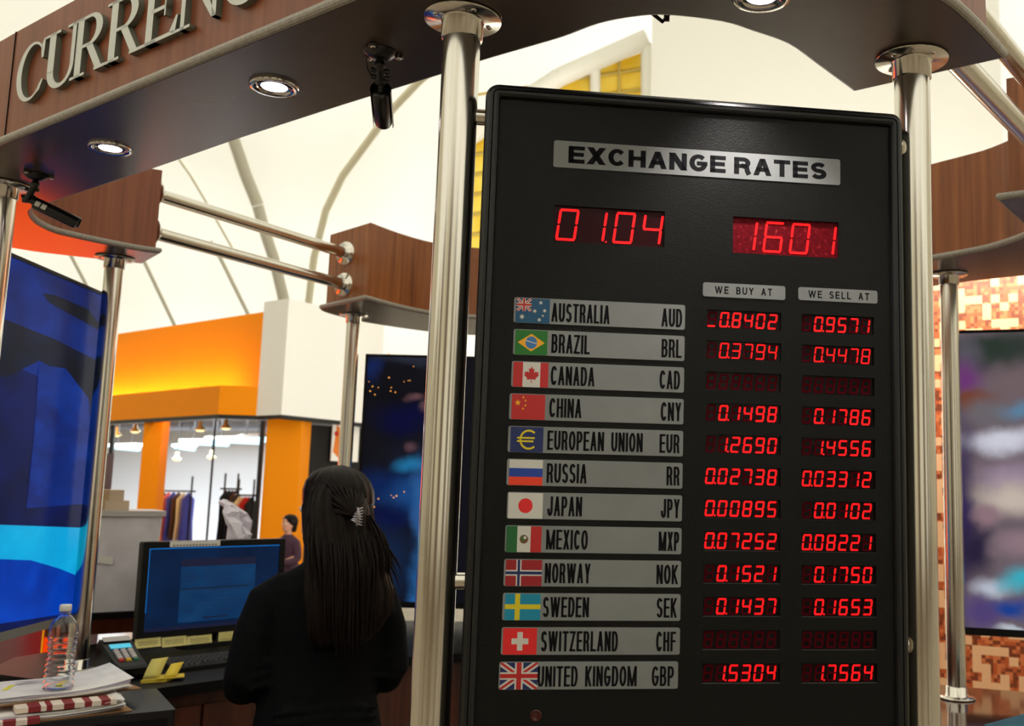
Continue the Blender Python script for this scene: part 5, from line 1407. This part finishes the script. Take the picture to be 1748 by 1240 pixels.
    for k in range(4):
        z = .90 + .028 * k; b.tube([w(-.15, -.118 + .004 * k, z), w(0, -.136 + .004 * k, z + .008), w(.15, -.118 + .004 * k, z - .004)], [.008 * s] * 3, shirt, 8)
    remeshed(b, 'jacket', t, voxel * 1.4 * s, 3)
    b = MB()
    b.loft([ring(w, *a) for a in ((.12, .10, .78), (.172, .122, .84), (.170, .118, .93), (.15, .11, .99))], TROUS)
    for sx in (-1, 1):
        b.tube([w(sx * .085, 0, .86), w(sx * .09, .01, .48), w(sx * .092, -.005, .075)], [x * s for x in (.092, .070, .062)], TROUS, 16)
    remeshed(b, 'trousers', t, voxel * 1.6 * s, 3)
    for sx in (-1, 1):
        b = MB(); b.loft([ring(w, rx, ry, z, sx * .098, cy) for rx, ry, z, cy in ((.046, .125, .0005, .055), (.050, .13, .02, .055), (.047, .115, .05, .045), (.043, .06, .085, -.01))], mat('black_shoe', (18, 17, 17), 0.35)); b.build('shoe', t)
    # hair: cap over the skull, half gathered behind, the rest falling down the back
    b = MB(); r0 = random.Random(seedv)
    def wob(f, rx, ry, z, cx, cy, n=72, amp=.0022):
        return [f(cx + (rx + amp * math.sin(k * 2.1 + z * 9) + amp * .7 * math.sin(k * 5.3)) * math.cos(2 * math.pi * k / n), cy + (ry + amp * math.sin(k * 1.7 + z * 7)) * math.sin(2 * math.pi * k / n), z) for k in range(n)]
    cap = [(.058, .050, 1.43, .0, -.058), (.066, .060, 1.46, .0, -.056), (.078, .074, 1.50, 0, -.048), (.093, .094, 1.54, 0, -.034), (.101, .107, 1.575, 0, -.026), (.099, .107, 1.605, 0, -.023), (.090, .097, 1.634, 0, -.020), (.070, .077, 1.658, 0, -.018), (.044, .048, 1.673, 0, -.017), (.012, .013, 1.681, 0, -.017)]
    b.loft([wob(hd, *a) for a in cap], HAIR)
    if hair_len:
        L0 = [(.040, .040, 1.64, .0, -.050), (.080, .050, 1.605, .004, -.062), (.098, .050, 1.555, .006, -.078), (.100, .046, 1.50, .010, -.096), (.103, .044, 1.44, .018, -.108), (.116, .044, 1.37, .032, -.126), (.124, .036, 1.31, .042, -.138), (.118, .030, 1.25, .042, -.140), (.098, .022, 1.20, .030, -.138), (.066, .012, 1.165, .016, -.134)]
        b.loft([wob(w, *a, amp=.004) for a in L0], HAIR)
        # gathered strands running to the clip and bulge above it
        clip = Vector((.034, -.150, 1.532))
        for k in range(64):
            a = math.pi + .15 + (math.pi - .3) * (k + .5) / 64; zz = 1.585 + .05 * math.sin(k * 1.3); fr_ = math.sqrt(max(.05, 1 - max(0, (zz - 1.585) / .105) ** 2))
            v_ = HR @ Vector((.098 * fr_ * math.cos(a), -.036 + .102 * fr_ * math.sin(a) * .8, 0))
            st = Vector((v_.x, v_.y + .01, zz))
            md = st.lerp(clip, .5) + Vector((st.x * .22, -.020, .012))
            pts = [(1 - u) ** 2 * st + 2 * u * (1 - u) * md + u * u * clip for u in (0, .2, .4, .6, .8, 1)]
            b.tube([w(*p) for p in pts], [x * s for x in (.002, .0038, .0044, .0044, .004, .0026)], HAIR, 6)
        # hanging locks
        for k in range(230):
            u = r0.uniform(-1, 1); front = r0.uniform(-.010, .004)
            x0 = .088 * u + .006; end = hair_len + .12 * u * u + r0.uniform(-.03, .05); drift = .062 * max(u, 0) + .020 + r0.uniform(-.012, .012)
            pts = []
            for q in range(8):
                f = q / 7; z = 1.535 + (end - 1.535) * f
                sp_ = 1 + .26 * math.sin(min(1, f * 1.25) * math.pi) * abs(u)
                y = -.100 - .070 * min(1, f * 2.2) * math.sqrt(max(0.02, 1 - (abs(u) * .92) ** 2)) - .006 * math.sin(f * 3 + k) + front
                pts.append(w(x0 * sp_ * (1 - .25 * f * f) + drift * f + .003 * math.sin(f * 6 + k), y, z))
            rr_ = r0.uniform(.0024, .0046)
            b.tube(pts, [x * s * rr_ for x in (.5, .9, 1, 1, 1, .9, .6, .15)], HAIR, 5)
        for k in range(60):
            end = r0.uniform(1.22, 1.38); sd = r0.uniform(.08, .115)
            pts = [w(sd + .0 * q, -.06, 1.50) if q == 0 else w(sd + (.062 + .03 * math.sin(k)) * q / 5, -.06 - .05 * math.sin(q / 5 * 2.2), 1.50 + (end - 1.50) * q / 5) for q in range(6)]
            b.tube(pts, [x * s * .0034 for x in (.6, 1, 1, .9, .6, .15)], HAIR, 5)
    h = b.build('hair', t, False)
    if hair_len:
        b = MB(); cl = clip
        for k in range(7):
            a = -1.1 + 2.2 * k / 6
            b.tube([w(cl.x + .016 * math.sin(a) * .4, cl.y - .006, cl.z + .020 * math.cos(a) * (k - 3) / 3), w(cl.x + .010, cl.y - .020, cl.z + .007 * (k - 3)), w(cl.x + .024, cl.y - .010, cl.z + .0085 * (k - 3))], [.0022 * s, .003 * s, .0018 * s], mat('silver_clip', (170, 168, 176), 0.25, 0.8), 8)
        b.tube([w(cl.x + .008, cl.y - .018, cl.z - .026), w(cl.x + .010, cl.y - .024, cl.z), w(cl.x + .008, cl.y - .018, cl.z + .026)], [.003 * s, .0055 * s, .003 * s], mat('silver_clip'), 10)
        o = b.build('hair_clip', t); o['label'] = 'silver hair clip'
    return t
person('person with long dark hair and silver clip, in black, seen from behind at the desk', (-0.925, 2.965, 0), math.radians(30), 0.985, 1.165, JACKET, 5, 0.006, 0.62)
pg_ = xy(497, 10.6)
person('small distant dark-haired person in front of the wide orange column', (pg_.x, pg_.y, 0), math.radians(150), 0.755, None, mat('plum_top', (60, 30, 50), 0.8), 9, 0.012, 0.0)
